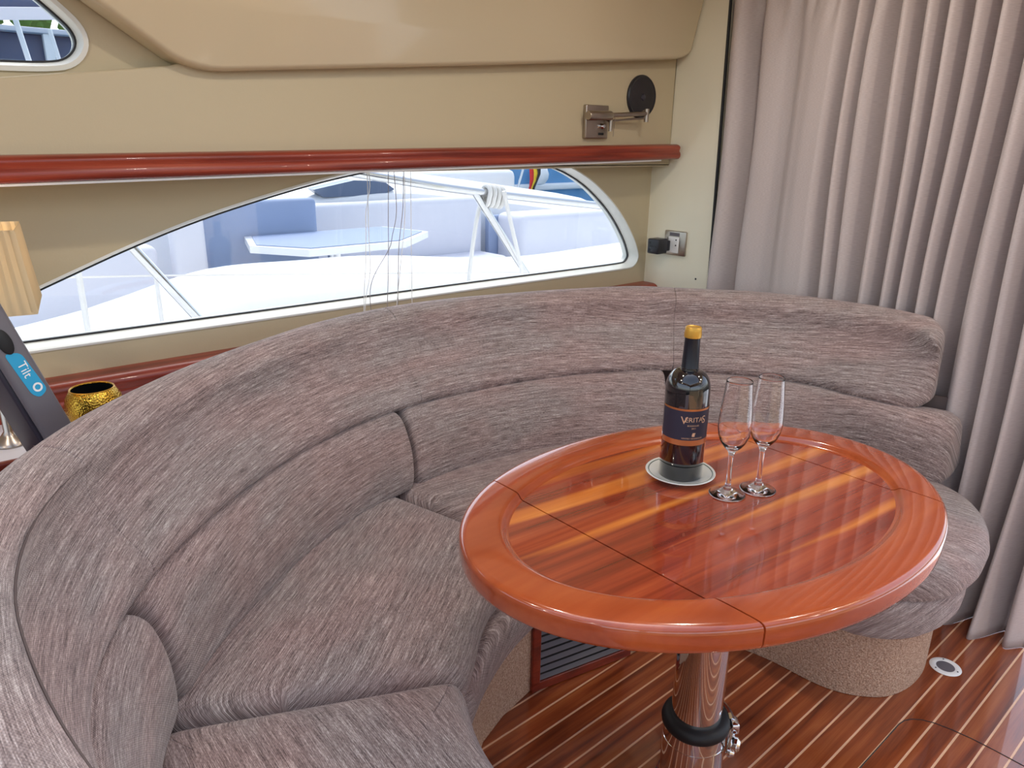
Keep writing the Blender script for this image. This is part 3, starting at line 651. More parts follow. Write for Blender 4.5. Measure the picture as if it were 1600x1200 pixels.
lev = [P0 + ld * (0.074 * math.cos(a)) + lt * (0.074 * math.sin(a)) + Vector((0, 0, 0.178 - 0.012 * k / 10)) for k, a in ((k, math.radians(70 - 75 * k / 10)) for k in range(11))]
build('clamp_lever', *cat(tube(lev, [0.004 + 0.004 * k / 10 for k in range(11)], 8), rbox(P0 + ld * 0.080 + lt * -0.006 + Vector((0, 0, 0.155)), (0.018, 0.03, 0.026), 0.005, (ld, lt, Vector((0, 0, 1))), 3)), M['chrome'], col)
build('clamp_bolt', *cat(lathe([(0.0, 0), (0.013, 0), (0.016, 0.004), (0.016, 0.012), (0.010, 0.018), (0, 0.018)], P0 + ld * 0.072 + Vector((0, 0, 0.128)) - lt * 0.028, 16, axis=lt * -0.4 + ld), lathe([(0.0, 0), (0.011, 0), (0.012, 0.006), (0.007, 0.014), (0, 0.015)], P0 + ld * 0.068 + Vector((0, 0, 0.105)) - lt * 0.026, 16, axis=lt * -0.5 + ld), tube([P0 + ld * 0.07 - lt * 0.027 + Vector((0, 0, 0.10)), P0 + ld * 0.076 - lt * 0.012 + Vector((0, 0, 0.15))], 0.007, 8)), M['chrome'], col)

# ================================================================== BOTTLE, SAUCER, FLUTES
BX, BY = 1.148, 0.796; TZI = 0.690
sau = thing('saucer', (BX, BY, TZI), 'white saucer with thin grey rim line under the wine bottle', 'saucer')
build('dish', *lathe([(0, 0.0005), (0.034, 0.0005), (0.036, 0.003), (0.05, 0.006), (0.0675, 0.0125), (0.0685, 0.0138), (0.0675, 0.0150), (0.066, 0.0148), (0.048, 0.0085), (0.041, 0.0068), (0, 0.0065)], (BX, BY, TZI), 56), M['porcelain'], sau, sharp=50)
build('rim_line', *lathe([(0.0615, 0.01345), (0.0632, 0.01425), (0.0632, 0.0139), (0.0615, 0.0131)], (BX, BY, TZI), 56, cap=False), M['greenline'], sau)
BZ = TZI + 0.0068
bot = thing('wine_bottle', (BX, BY, BZ), 'dark wine bottle with gold cap and navy label standing on the saucer', 'bottle')
prof = [(0, 0.003), (0.030, 0.003), (0.034, 0.0), (0.040, 0.001), (0.0425, 0.004), (0.0425, 0.10), (0.0428, 0.178)]
for k in range(1, 10):
    a = PI / 2 * k / 9; prof.append((0.0165 + 0.0263 * math.cos(a) ** 0.9 if k < 9 else 0.0165, 0.178 + 0.040 * math.sin(a)))
prof += [(0.0155, 0.224), (0.0135, 0.280), (0.0135, 0.292), (0, 0.293)]
build('bottle_glass', *lathe(prof, (BX, BY, BZ), 56), M['winglass'], bot, sharp=50)
build('capsule', *lathe([(0.0166, 0.2225), (0.0162, 0.2235), (0.0142, 0.281), (0.0135, 0.281)], (BX, BY, BZ), 40, cap=False), M['capsule'], bot)
build('gold_cap', *lathe([(0.0145, 0.2805), (0.0160, 0.2815), (0.0163, 0.288), (0.0155, 0.294), (0.0152, 0.2995), (0.0138, 0.3010), (0.0120, 0.3000), (0, 0.3000)], (BX, BY, BZ), 40), M['goldcap'], bot, sharp=45)
vdir = math.atan2(-BY, -BX) + math.radians(20)      # the label faces a little to the right of the viewer
def on_cyl(x, z, r): a = vdir + x / 0.0428; return (BX + r * math.cos(a), BY + r * math.sin(a), BZ + z)
def cyl_patch(x0_, x1_, z0_, z1_, r, n=28):
    V = [on_cyl(x0_ + (x1_ - x0_) * i / n, z, r) for i in range(n + 1) for z in (z0_, z1_)]
    return V, [(2 * i, 2 * i + 2, 2 * i + 3, 2 * i + 1) for i in range(n)]
LW = 0.066
lab = build('label', *cyl_patch(-LW, LW * .86, 0.078, 0.150, 0.0432), M['label'], bot)
build('label_band', *cyl_patch(-LW, LW * .86, 0.0775, 0.0885, 0.0434), M['copper'], lab)
build('label_band', *cyl_patch(-LW, LW * .86, 0.1475, 0.1515, 0.0434), M['copper'], lab)
def cyl_text(body, size, xc, zc, sx=1.0):
    V, F = text_mesh(body, size); return [on_cyl(xc + v.x * sx, zc + v.y, 0.0436) for v in V], F
build('label_lettering', *cat(cyl_text('V', 0.021, -0.0165, 0.1285, 1.0), cyl_text('ERITA', 0.0135, 0.0028, 0.130, 1.02), cyl_text('S', 0.021, 0.0232, 0.1290, 1.0)), M['lettergold'], lab, smooth=False)
build('label_lettering', *cat(cyl_text('BODEGUES', 0.0042, 0.002, 0.1185, 1.1), cyl_text('2011', 0.0042, 0.003, 0.1130, 1.1), cyl_text('VINYES I BODEGUES', 0.0042, 0.002, 0.0925, 1.1)), M['lettergold'], lab, smooth=False)
build('label_emblem', *cat(cyl_patch(0.0005, 0.0060, 0.0965, 0.1015, 0.0436, 4), cyl_patch(0.0015, 0.0070, 0.1015, 0.1040, 0.0436, 4)), M['lettergold'], lab, smooth=False)
def flute(x, y, label):
    t = thing('champagne_flute', (x, y, TZI), label, 'glass', 'empty champagne flutes on the table')
    outer = [(0.0, 0.0008), (0.031, 0.0008), (0.0336, 0.0012), (0.0340, 0.0022), (0.032, 0.0034), (0.020, 0.0065), (0.010, 0.0115), (0.0058, 0.018), (0.0045, 0.030), (0.0041, 0.060), (0.0048, 0.082), (0.0075, 0.090), (0.0150, 0.097), (0.0225, 0.107), (0.0278, 0.120), (0.0302, 0.135), (0.0302, 0.150), (0.0285, 0.175), (0.0255, 0.205), (0.0235, 0.2275), (0.0231, 0.2282), (0.0226, 0.2275)]
    inner = [(0.0244, 0.205), (0.0274, 0.175), (0.0291, 0.150), (0.0291, 0.136), (0.0266, 0.122), (0.0210, 0.1095), (0.013, 0.1005), (0.005, 0.0965), (0.0, 0.0960)]
    pr = outer + inner; dn_ = []
    for i in range(len(pr) - 1):
        k = max(1, int(math.dist(pr[i], pr[i + 1]) / 0.0022)); dn_ += [(pr[i][0] + (pr[i + 1][0] - pr[i][0]) * j / k, pr[i][1] + (pr[i + 1][1] - pr[i][1]) * j / k) for j in range(k)]
    dn_.append(pr[-1])
    for _ in range(3): dn_ = [dn_[0]] + [((dn_[i - 1][0] + 2 * dn_[i][0] + dn_[i + 1][0]) / 4, (dn_[i - 1][1] + 2 * dn_[i][1] + dn_[i + 1][1]) / 4) if abs(dn_[i][1] - 0.2278) > 0.002 and dn_[i][1] > 0.0045 else dn_[i] for i in range(1, len(dn_) - 1)] + [dn_[-1]]
    build('flute_body', *lathe(dn_, (x, y, TZI), 48), M['glass'], t, sharp=80)
flute(1.153, 0.690, 'clear empty champagne flute nearest the wine bottle')
flute(1.217, 0.664, 'clear empty champagne flute farther from the bottle, right of the other')

# ================================================================== CURTAIN
cp0 = Vector((2.43, 1.668)); cp1 = Vector((2.222, 0.37)); cd = (cp1 - cp0); CL = cd.length; cd.normalize(); cn = Vector((cd.y, -cd.x))
if cn.x > 0: cn = -cn
ridges = [1.605, 1.48, 1.278, 1.148, 1.102, 1.0, 0.927, 0.875, 0.814, 0.757, 0.671, 0.605, 0.53, 0.46, 0.39]
valleys = [1.537, 1.375, 1.176, 1.123, 1.047, 0.969, 0.898, 0.843, 0.78, 0.724, 0.624, 0.565, 0.495, 0.425]
keys = sorted([(1.665, 0.3)] + [(y, 1.0) for y in ridges] + [(y, 0.0) for y in valleys] + [(1.315, 0.93), (1.225, 0.95)] + [(0.362, 0.2)], reverse=True)
amp = {1.48: .92, 1.375: .42, 1.278: 1.0, 1.102: .85, 1.123: .2}
keys = [(y, amp.get(y, v)) for y, v in keys]
cols = []
for i in range(len(keys) - 1):
    (ya, va_), (yb, vb_) = keys[i], keys[i + 1]
    for k in range(9):
        t = k / 9; e = 0.5 - 0.5 * math.cos(PI * t); cols.append((ya + (yb - ya) * t, va_ + (vb_ - va_) * e, i))
cols.append((keys[-1][0], keys[-1][1], len(keys)))
NZ = 70; V, F, UV = [], [], []
for iz in range(NZ + 1):
    z = 0.004 + (1.85 - 0.004) * iz / NZ
    for ic, (yy, v, i) in enumerate(cols):
        s = (1.668 - yy) / (1.668 - 0.37) * CL; A = 0.125
        s2 = s + 0.012 * noise.noise(Vector((yy * 6, z * 1.3, 0))) + 0.006 * math.sin(z * 5 + yy * 9)
        if z > 1.62:      # gathered heading
            g = (z - 1.62) / 0.23; A *= 1 - 0.45 * g; pin = 0.012 * g * math.sin(yy * 95) + 0.006 * g * math.sin(yy * 170 + z * 30)
        else: pin = 0
        off = A * (v ** 0.7 - 0.76) + pin + 0.008 * noise.noise(Vector((yy * 4, z * 2.2, 3)))
        if off > 0 and yy > 0.6: off *= 0.7
        low = max(0, 0.42 - z) / 0.42
        if yy < 0.62: off += low * low * (0.045 + 0.03 * math.sin(yy * 60))
        p = cp0 + cd * s2 + cn * off; zz = z
        if iz == 0: zz = 0.0015
        V.append((p.x, p.y, zz)); UV.append((s * 1.6, z))
NCc = len(cols)
for iz in range(NZ):
    for ic in range(NCc - 1): F.append((iz * NCc + ic, iz * NCc + ic + 1, (iz + 1) * NCc + ic + 1, (iz + 1) * NCc + ic))
cur = thing('curtain', (2.31, 1.0, 0.0), 'floor-length taupe satin curtain hanging in pleats behind the settee', 'curtain')
o = build('drape', V, F, M['curtain'], cur, uvs=UV, sharp=180); sm = o.modifiers.new('thickness', 'SOLIDIFY'); sm.thickness = 0.0016; sm.offset = 0
for k in range(9):
    s = 0.05 + k * 0.15; p = cp0 + cd * s + cn * 0.012
    build('hook_tab', *rbox((p.x, p.y, 1.852), (0.012, 0.02, 0.03), 0.003, seg=1), M['white'], cur, smooth=False)
ct = build('curtain_track', *box(((cp0.x + cp1.x) / 2, (cp0.y + cp1.y) / 2, 1.872), (0.02, CL + 0.1, 0.014), math.atan2(cd.y, cd.x) + PI / 2), M['white'], smooth=False)
tag(ct, 'white curtain track above the taupe curtain', 'curtain track')

# ================================================================== WALL FITTINGS
WY = 1.865
lamp = thing('wall_lamp', (1.995, WY, 1.33), 'brushed nickel swing-arm wall lamp bracket beside the oval speaker', 'wall lamp')
build('back_plate', *rbox((1.993, WY - 0.008, 1.382), (0.112, 0.016, 0.108), 0.003), M['nickel'], lamp)
build('knuckle', *cat(lathe([(0, -0.06), (0.014, -0.06), (0.0155, -0.057), (0.0155, 0.050), (0.014, 0.053), (0, 0.053)], (1.985, WY - 0.036, 1.402), 20, axis=(1, 0, 0.02)), tube([(1.985, WY - 0.03, 1.402), (1.985, WY, 1.402)], 0.012, 10)), M['nickel'], lamp)
build('arm', *cat(tube([(2.04, WY - 0.038, 1.405), (2.20, WY - 0.055, 1.414)], 0.0075, 10), tube([(2.03, WY - 0.020, 1.385), (2.20, WY - 0.050, 1.399)], 0.0035, 8)), M['nickel'], lamp)
build('end_joint', *tube([(2.205, WY - 0.055, 1.386), (2.205, WY - 0.055, 1.430)], 0.0085, 12), M['nickel'], lamp)
build('pivot_rod', *tube([(2.046, WY - 0.030, 1.352), (2.046, WY - 0.030, 1.402)], 0.0075, 10), M['nickel'], lamp)
build('switch_knob', *lathe([(0, 0), (0.010, 0), (0.010, 0.008), (0.006, 0.014), (0, 0.015)], (2.014, WY - 0.016, 1.368), 16, axis=(0, -1, 0)), M['chrome'], lamp)
build('usb_slot', *rbox((2.013, WY - 0.017, 1.343), (0.026, 0.003, 0.008), 0.001, seg=1), M['black'], lamp, smooth=False)
build('pull_cord', *tube([(2.066, WY - 0.030, 1.400), (2.064, WY - 0.028, 1.335)], 0.0012, 6), M['nickel'], lamp)
spk = thing('wall_speaker', (2.232, WY, 1.40), 'black oval flush loudspeaker on the tan wall at the corner', 'speaker')
def oval(a, b_, y, cx=2.232, cz=1.472, n=40): return [(cx + a * math.cos(2 * PI * k / n), y, cz + b_ * math.sin(2 * PI * k / n)) for k in range(n)]
build('bezel', *loft([oval(.077, .074, WY), oval(.077, .074, WY - .006), oval(.073, .070, WY - .011), oval(.067, .064, WY - .009)], True, True, True), M['blackp'], spk)
build('grille', *loft([oval(.067, .064, WY - .009), oval(.05, .048, WY - .014), oval(.02, .02, WY - .016), oval(.002, .002, WY - .0165)], True, False, True), M['grill'], spk)
build('dust_cap', *lathe([(0.012, 0), (0.010, 0.003), (0.004, 0.005), (0, 0.0055)], (2.228, WY - 0.016, 1.470), 16, axis=(0, -1, 0)), M['devdark'], spk)
build('badge', *loft([[(2.244 + dx * s, WY - 0.012 - e, 1.420 + dz * s) for dx, dz in ((.022, 0), (0, .012), (-.022, 0), (0, -.012))] for s, e in ((1, 0), (1, .002), (.6, .003))], True, True, True), M['nickel'], spk, smooth=False)
XB = 2.43
sock = thing('power_socket', (XB, 1.80, 0.895), 'square grey wall power socket on the cream bulkhead', 'socket')
build('face_plate', *rbox((XB - 0.005, 1.803, 0.942), (0.010, 0.102, 0.094), 0.003), M['nickel'], sock)
build('insert', *rbox((XB - 0.011, 1.808, 0.935), (0.004, 0.050, 0.062), 0.002), M['white'], sock)
build('usb_strip', *rbox((XB - 0.0112, 1.806, 0.976), (0.003, 0.046, 0.013), 0.001, seg=1), M['devgrey'], sock, smooth=False)
for z in (0.955, 0.934): build('pin_hole', *lathe([(0, 0), (0.003, 0), (0.003, 0.0008), (0, 0.0008)], (XB - 0.0130, 1.795, z), 10, axis=(-1, 0, 0)), M['black'], sock)
adp = thing('plug_adapter', (XB - 0.07, 1.845, 0.90), 'black cube travel plug adapter plugged into the wall socket', 'plug adapter')
build('adapter_body', *rbox((XB - 0.063, 1.845, 0.931), (0.058, 0.054, 0.058), 0.005), M['blackp'], adp)
build('adapter_neck', *rbox((XB - 0.024, 1.838, 0.931), (0.022, 0.036, 0.040), 0.004), M['blackp'], adp)
for y, z, w, h in ((1.860, 0.945, .008, .010), (1.860, 0.918, .008, .010), (1.852, 0.931, .016, .004), (1.832, 0.931, .005, .005)):
    build('socket_slot', *rbox((XB - 0.0922, y, z), (0.0015, w, h), 0.0003, seg=1), M['black'], adp, smooth=False)
scr = build('wall_screw', *lathe([(0, 0), (0.004, 0), (0.003, 0.0015), (0, 0.002)], (XB, 1.697, 0.815), 12, axis=(-1, 0, 0)), M['black']); tag(scr, 'small dark screw head on the cream bulkhead under the socket', 'screw')

# floor light
fl_ = thing('floor_light', (1.972, 0.473, 0.0), 'round floor light with white ring set in the plank floor', 'floor light')
build('ring', *lathe([(0.022, 0.0005), (0.036, 0.0005), (0.0385, 0.0015), (0.036, 0.0032), (0.025, 0.0034), (0.022, 0.0025)], (1.972, 0.473, 0), 40, cap=False), M['white'], fl_)
build('lens', *lathe([(0, 0.0006), (0.0235, 0.0006), (0.0235, 0.0026), (0, 0.0030)], (1.972, 0.473, 0), 32), M['devgrey'], fl_)
for k in range(3):
    a = math.radians(30 + 120 * k); build('screw', *lathe([(0, 0.003), (0.0022, 0.003), (0.0018, 0.0042), (0, 0.0044)], (1.972 + .030 * math.cos(a), 0.473 + .030 * math.sin(a), 0), 10), M['black'], fl_)

# blind cords in front of the window
cords = [([(1.128, 1.242), (1.132, 1.19), (1.112, 1.12), (1.108, 1.06), (1.098, 0.96), (1.088, 0.90), (1.078, 0.79)], 0), ([(1.125, 1.242), (1.120, 1.08), (1.118, 0.95), (1.092, 0.87), (1.084, 0.79)], 0),
         ([(1.186, 1.242), (1.181, 1.10), (1.178, 1.00), (1.173, 0.90), (1.166, 0.79)], 1), ([(1.200, 1.242), (1.204, 1.12), (1.190, 1.05), (1.180, 1.01), (1.140, 0.945), (1.118, 0.905), (1.112, 0.86), (1.120, 0.79)], 1),
         ([(1.232, 1.242), (1.226, 1.13), (1.208, 1.02), (1.202, 0.92), (1.197, 0.79)], 1), ([(1.236, 1.242), (1.232, 1.10), (1.214, 0.98), (1.200, 0.88), (1.190, 0.79)], 0), ([(1.268, 1.242), (1.262, 1.10), (1.258, 0.95), (1.254, 0.79)], 0)]
cl_lab = ['pale blind cord hanging leftmost before the window', 'pale straight blind cord just right of the leftmost one', 'grey straight blind cord, first of the darker ones from the left', 'grey blind cord that kinks sharply to the left halfway down', 'grey slanting blind cord left of the two rightmost pale cords', 'pale blind cord beside the rightmost grey cord', 'pale straight blind cord, rightmost before the window']
for (pts, k), lb in zip(cords, cl_lab):
    o = build('blind_cord', *tube(smoothpath([(x, 1.905 + 0.012 * math.sin(x * 40), z) for x, z in pts], 4), 0.0011, 5), M['cord'] if k else M['rope']); tag(o, lb, 'cord', 'blind cords before the long window')

# ================================================================== THINGS ON THE SHELF
SZ = 0.717
vase = thing('gold_vase', (0.312, 1.70, SZ), 'round hammered gold vase on the shelf behind the settee', 'vase')
build('vase_body', *lathe([(0, 0.0), (0.030, 0.0), (0.034, 0.003), (0.048, 0.020), (0.0565, 0.042), (0.0575, 0.060), (0.0525, 0.080), (0.043, 0.096), (0.0415, 0.0975), (0.040, 0.096), (0.049, 0.079), (0.0535, 0.06), (0.052, 0.042), (0.04, 0.018), (0, 0.006)], (0.312, 1.70, SZ), 48), M['gold'], vase, sharp=60)
build('vase_rim', *lathe([(0.0425, 0.0955), (0.0435, 0.0972), (0.042, 0.0985), (0.0405, 0.0972)], (0.312, 1.70, SZ), 48, cap=False), M['goldcap'], vase)
build('dark_lining', *lathe([(0.0395, 0.0945), (0.0478, 0.079), (0.0522, 0.06), (0.05, 0.042), (0.038, 0.019), (0, 0.008)], (0.312, 1.70, SZ), 40, cap=False), M['black'], vase)
# slab-like grey device leaning on the shelf
dv = thing('tablet_device', (0.19, 1.62, SZ), 'slim grey and dark slab device with cyan sticker leaning by the lamp', 'device')
dl = Vector((-0.30, 0.05, 1.0)).normalized(); dw = Vector((0.90, 0.30, 0)); dw = (dw - dl * dw.dot(dl)).normalized(); dn = dl.cross(dw).normalized()
if dn.y > 0: dn = -dn
b0 = Vector((0.262, 1.520, SZ + 0.012)); LEN = 0.345
def dp(u, s, d): return b0 + dl * s + dw * u + dn * d
axd = (dw, -dn, dl)
build('grey_spine', *rbox(dp(-0.027, LEN / 2, -0.009), (0.054, 0.018, LEN), 0.008, axd, 4), M['devgrey'], dv)
build('dark_body', *rbox(dp(-0.045, LEN / 2 - .01, -0.057), (0.030, 0.085, LEN - 0.03), 0.006, axd, 3), M['devdark'], dv)
btn = [[dp(-0.030 + 0.012 * s * math.cos(a), 0.268 + 0.024 * s * math.sin(a), h) for a in (2 * PI * k / 24 for k in range(24))] for s, h in ((1, 0), (1, .002), (.8, .0035), (.1, .004))]
build('oval_button', *loft(btn), M['black'], dv)
stk = roundpoly([(-0.042, 0.250), (-0.016, 0.240), (-0.008, 0.160), (-0.026, 0.153), (-0.036, 0.165)], 0.010, 4)
stick = build('cyan_sticker', *loft([[dp(p.x, p.y, h) for p in stk] for h in (0.0002, 0.0008)]), M['cyan'], dv, smooth=False)
tv, tf = text_mesh('Tilt', 0.022)
build('sticker_lettering', [dp(-0.025 + v.y, 0.210 - v.x, 0.0011) for v in tv], tf, M['white'], stick, smooth=False)
rg = [[dp(-0.021 + r * math.cos(a), 0.172 + r * math.sin(a), 0.0012) for a in (2 * PI * k / 20 for k in range(20))] for r in (0.0085, 0.005)]
build('sticker_ring', *loft(rg, True, False, False), M['white'], stick, smooth=False)
build('maker_plate', *rbox(b0 + dl * 0.06 + dw * -0.0605 + dn * -0.035, (0.0015, 0.03, 0.012), 0.0004, axd, 1), M['nickel'], dv, smooth=False)
# table lamp with a square pleated shade
tl = thing('table_lamp', (0.155, 1.73, SZ), 'small table lamp with square pleated beige shade on the shelf', 'lamp')
build('lamp_base', *lathe([(0, 0), (0.028, 0), (0.030, 0.004), (0.027, 0.010), (0.015, 0.02), (0.008, 0.03), (0.008, 0.29), (0, 0.292)], (0.155, 1.73, SZ), 28), M['nickel'], tl)
rings = []
for z, h in ((1.00, 0.094), (1.004, 0.0945), (1.08, 0.087), (1.150, 0.081), (1.155, 0.080)):
    ring = []; NP = 11; per = NP * 4 * 4
    for k in range(per):
        q = k / per * 4; side = int(q); f = (q - side) * 2 - 1; zig = 0.0030 * math.cos((k % 4) / 4 * 2 * PI) if 1.003 < z < 1.152 else 0.0022
        hh = h + zig; P = [(f * h, -hh), (hh, f * h), (-f * h, hh), (-hh, -f * h)][side]; a = math.radians(-12)
        ring.append((0.155 + P[0] * math.cos(a) - P[1] * math.sin(a), 1.73 + P[0] * math.sin(a) + P[1] * math.cos(a), z))
    rings.append(ring)
build('lamp_shade', *loft(rings, True, False, False), M['shade'], tl, sharp=40)
build('bulb', *lathe([(0, 1.0), (0.012, 1.0), (0.02, 1.03), (0.024, 1.055), (0.018, 1.078), (0, 1.086)], (0.155, 1.73, 0), 20), M['glow'], tl)
pld = bpy.data.lights.new('lamp_light', 'POINT'); pld.energy = 0.35; pld.color = (1, 0.70, 0.42); pld.shadow_soft_size = 0.03
plo = bpy.data.objects.new('lamp_light', pld); COL.objects.link(plo); plo.location = (0.155, 1.73, 1.11)
# dark things tucked by the shelf
tr = thing('wire_tray', (0.08, 1.50, 0.655), 'black wire tray lying behind the settee below the shelf', 'tray')
build('tray_base', *rbox((0.05, 1.50, 0.662), (0.22, 0.16, 0.012), 0.003), M['blackp'], tr)
build('tray_handle', *tube(smoothpath([(0.06, 1.44, 0.665), (0.10, 1.50, 0.70), (0.16, 1.545, 0.705), (0.15, 1.50, 0.675), (0.10, 1.46, 0.668)], 6), 0.004, 8), M['blackp'], tr)
cb = build('charging_cable', *tube(smoothpath([(0.47, 1.80, SZ + .006), (0.52, 1.82, 0.735), (0.56, 1.83, 0.762), (0.60, 1.82, 0.768), (0.62, 1.80, 0.74), (0.60, 1.78, SZ + .006)], 6), 0.006, 8), M['black']); tag(cb, 'looped black cable on the shelf right of the gold vase', 'cable')

# ================================================================== OUTSIDE
sea = build('harbour_water', [(-150, 2.9, -0.9), (200, 2.9, -0.9), (200, 200, -0.9), (-150, 200, -0.9)], [(0, 1, 2, 3)], M['water'], smooth=False); tag(sea, 'harbour water between the moored boats', 'water', kind='stuff')
sea2 = build('cockpit_deck', *box((4.2, -0.6, -0.04), (3.2, 5.2, 0.06)), M['gel'], smooth=False); tag(sea2, kind='structure')
sd_ = build('side_deck', *box((1.5, 2.55, 0.30), (8.0, 0.95, 0.06)), M['gel'], smooth=False); tag(sd_, kind='structure')
gr = thing('guard_rail', (2.0, 2.75, 0.33), 'polished stainless guard rail on the side deck outside the window', 'guard rail')
build('top_rail', *tube(smoothpath([(0.2, 2.75, 1.30), (1.2, 2.75, 1.235), (1.662, 2.75, 1.166), (2.162, 2.75, 1.091), (3.131, 2.75, 0.975), (4.2, 2.75, 0.86)], 6), 0.019, 14), M['steel'], gr)
build('stanchion', *tube([(0.40, 2.75, 1.295), (0.694, 2.75, 0.960), (0.884, 2.75, 0.682), (1.12, 2.75, 0.33)], 0.017, 14), M['steel'], gr)
build('stanchion', *tube([(2.162, 2.75, 1.094), (2.509, 2.75, 0.664), (2.78, 2.75, 0.33)], 0.017, 14), M['steel'], gr)
build('foot_flange', *lathe([(0, 0), (0.045, 0), (0.045, 0.012), (0.02, 0.03), (0, 0.03)], (2.78, 2.75, 0.33), 20), M['steel'], gr)
build('foot_flange', *lathe([(0, 0), (0.045, 0), (0.045, 0.012), (0.02, 0.03), (0, 0.03)], (1.12, 2.75, 0.33), 20), M['steel'], gr)
ll = build('lifeline', *tube([(0.1, 2.80, 0.90), (0.772, 2.80, 0.845), (3.109, 2.80, 0.622), (4.2, 2.80, 0.52)], 0.0035, 6), M['rope']); tag(ll, 'thin white lifeline running level outside the window', 'line')
rp = [([(0.53, 2.775, 1.29), (0.53, 2.785, 0.90), (0.53, 2.79, 0.335)], 0.010, 'white rope hanging left of the slanting stanchion'), ([(0.775, 2.81, 0.845), (0.775, 2.81, 0.335)], 0.008, 'short white rope behind the left stanchion foot'),
      ([(2.25, 2.79, 1.06), (2.21, 2.79, 0.95), (2.16, 2.79, 0.65), (2.14, 2.79, 0.335)], 0.010, 'white rope hanging straight down from the rail knot'), ([(2.30, 2.70, 1.09), (2.36, 2.70, 0.90), (2.43, 2.70, 0.68), (2.52, 2.70, 0.335)], 0.010, 'white rope slanting down beside the right stanchion')]
for pts, r, lb in rp:
    o = build('mooring_rope', *tube(smoothpath(pts, 4), r, 8), M['rope']); tag(o, lb, 'rope', 'white ropes on the guard rail')
kn = []
for k in range(4):
    cx = 2.235 + k * 0.028; cz = 1.079 - k * 0.0035
    kn.append(tube([(cx + 0.006 * math.sin(a), 2.75 + 0.032 * math.cos(a), cz + 0.034 * math.sin(a) - (0.02 if math.sin(a) < -.5 else 0)) for a in (2 * PI * j / 16 for j in range(17))], 0.011, 8))
o = build('rope_knot', *cat(*kn), M['rope']); tag(o, 'white rope knot wrapped round the top guard rail', 'rope')

# ---- neighbouring boat with open cockpit
nb = thing('moored_motorboat', (2.8, 4.6, -0.9), 'white moored motorboat with open cockpit right outside the window', 'boat')
gun_t = [(-0.6, 3.62, 0.40), (0.536, 3.7, 0.535), (0.855, 3.75, 0.585), (1.313, 3.8, 0.675), (1.832, 3.8, 0.672), (2.318, 3.8, 0.655), (3.317, 3.8, 0.555), (4.3, 3.8, 0.56), (6.5, 3.8, 0.60)]
gt = smoothpath(gun_t, 5); rings = []
for p in gt:
    x, y, z = p; rings.append([(x, y + 0.55, z - 0.42), (x, y + 0.06, z - 0.005), (x, y, z), (x, y - 0.22, z - 0.03), (x, y - 0.42, z - 0.11), (x, y - 0.50, z - 0.26), (x, y - 0.46, z - 0.6), (x, y - 0.25, -0.9), (x, y + 0.55, -0.9)])
build('hull_side', *loft(rings), M['gel'], nb, sharp=50)
build('cockpit_sole', *box((3.2, 4.9, 0.20), (6.6, 2.2, 0.06)), M['gel'], nb, smooth=False)
build('blue_seat_back', *rbox((2.06, 5.02, 0.57), (0.88, 0.10, 0.66), 0.03, rotz=0.0), M['bluecush'], nb)  # blue tone is the shade on this panel, given as colour
build('corner_post', *rbox((1.55, 4.86, 0.55), (0.20, 0.12, 0.58), 0.03), M['cushion'], nb)
build('side_console', *rbox((0.95, 5.0, 0.42), (0.85, 0.3, 0.50), 0.05), M['cushion'], nb)
build('seat_back', *rbox((3.35, 5.30, 0.52), (1.70, 0.16, 0.62), 0.05, rotz=-0.02), M['cushion'], nb)
build('seat_cushion', *rbox((3.4, 5.02, 0.29), (1.55, 0.42, 0.16), 0.05), M['cushion'], nb)
build('aft_seat', *rbox((5.0, 5.0, 0.44), (1.30, 0.40, 0.50), 0.06, rotz=-0.05), M['cushion'], nb)
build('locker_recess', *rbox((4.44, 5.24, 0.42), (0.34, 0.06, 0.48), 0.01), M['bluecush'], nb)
cm = smoothpath([(0.9, 5.45, 0.60), (1.9, 5.45, 0.79), (2.64, 5.45, 0.85), (3.44, 5.45, 0.90), (4.39, 5.45, 0.80), (6.2, 5.45, 0.56)], 5)
build('coaming', *loft([[(p.x, p.y - 0.06, p.z - 0.7), (p.x, p.y - 0.06, p.z - 0.03), (p.x, p.y - 0.02, p.z), (p.x, p.y + 0.5, p.z + 0.13), (p.x, p.y + 0.9, p.z + 0.16), (p.x, p.y + 0.95, p.z - 0.7)] for p in cm]), M['gel'], nb, sharp=50)
wv = [(2.70, 0.925), (3.05, 0.985), (3.32, 0.972), (3.42, 0.905), (3.29, 0.86), (2.78, 0.865)]
wnd = thing('cabin_hatch', (3.05, 5.48, 0.86), 'smoked dark wedge windscreen on the coaming of the moored motorboat', 'windscreen')
build('smoked_glass', *loft([[(x, y, z + dz) for x, z in wv] for y, dz in ((5.40, 0.0), (5.43, 0.0), (5.52, 0.005))]), M['smoke'], wnd, smooth=False)
# its cockpit table
ctb = thing('cockpit_table', (2.42, 4.6, 0.23), 'pale blue-topped cockpit table on a steel leg in the motorboat', 'table')
tp = [(1.80, 4.50), (2.02, 4.15), (2.70, 4.15), (3.12, 4.5), (3.02, 4.95), (1.95, 4.95)]
build('table_top', *loft([[(x, y, z) for x, y in tp] for z in (0.63, 0.672)]), M['gel'], ctb, smooth=False)
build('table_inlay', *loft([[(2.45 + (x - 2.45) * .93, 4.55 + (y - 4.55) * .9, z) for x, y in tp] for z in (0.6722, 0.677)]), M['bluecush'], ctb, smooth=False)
build('leg', *lathe([(0.14, 0), (0.14, 0.01), (0.05, 0.03), (0.045, 0.40)], (2.42, 4.6, 0.23), 24), M['steel'], ctb)
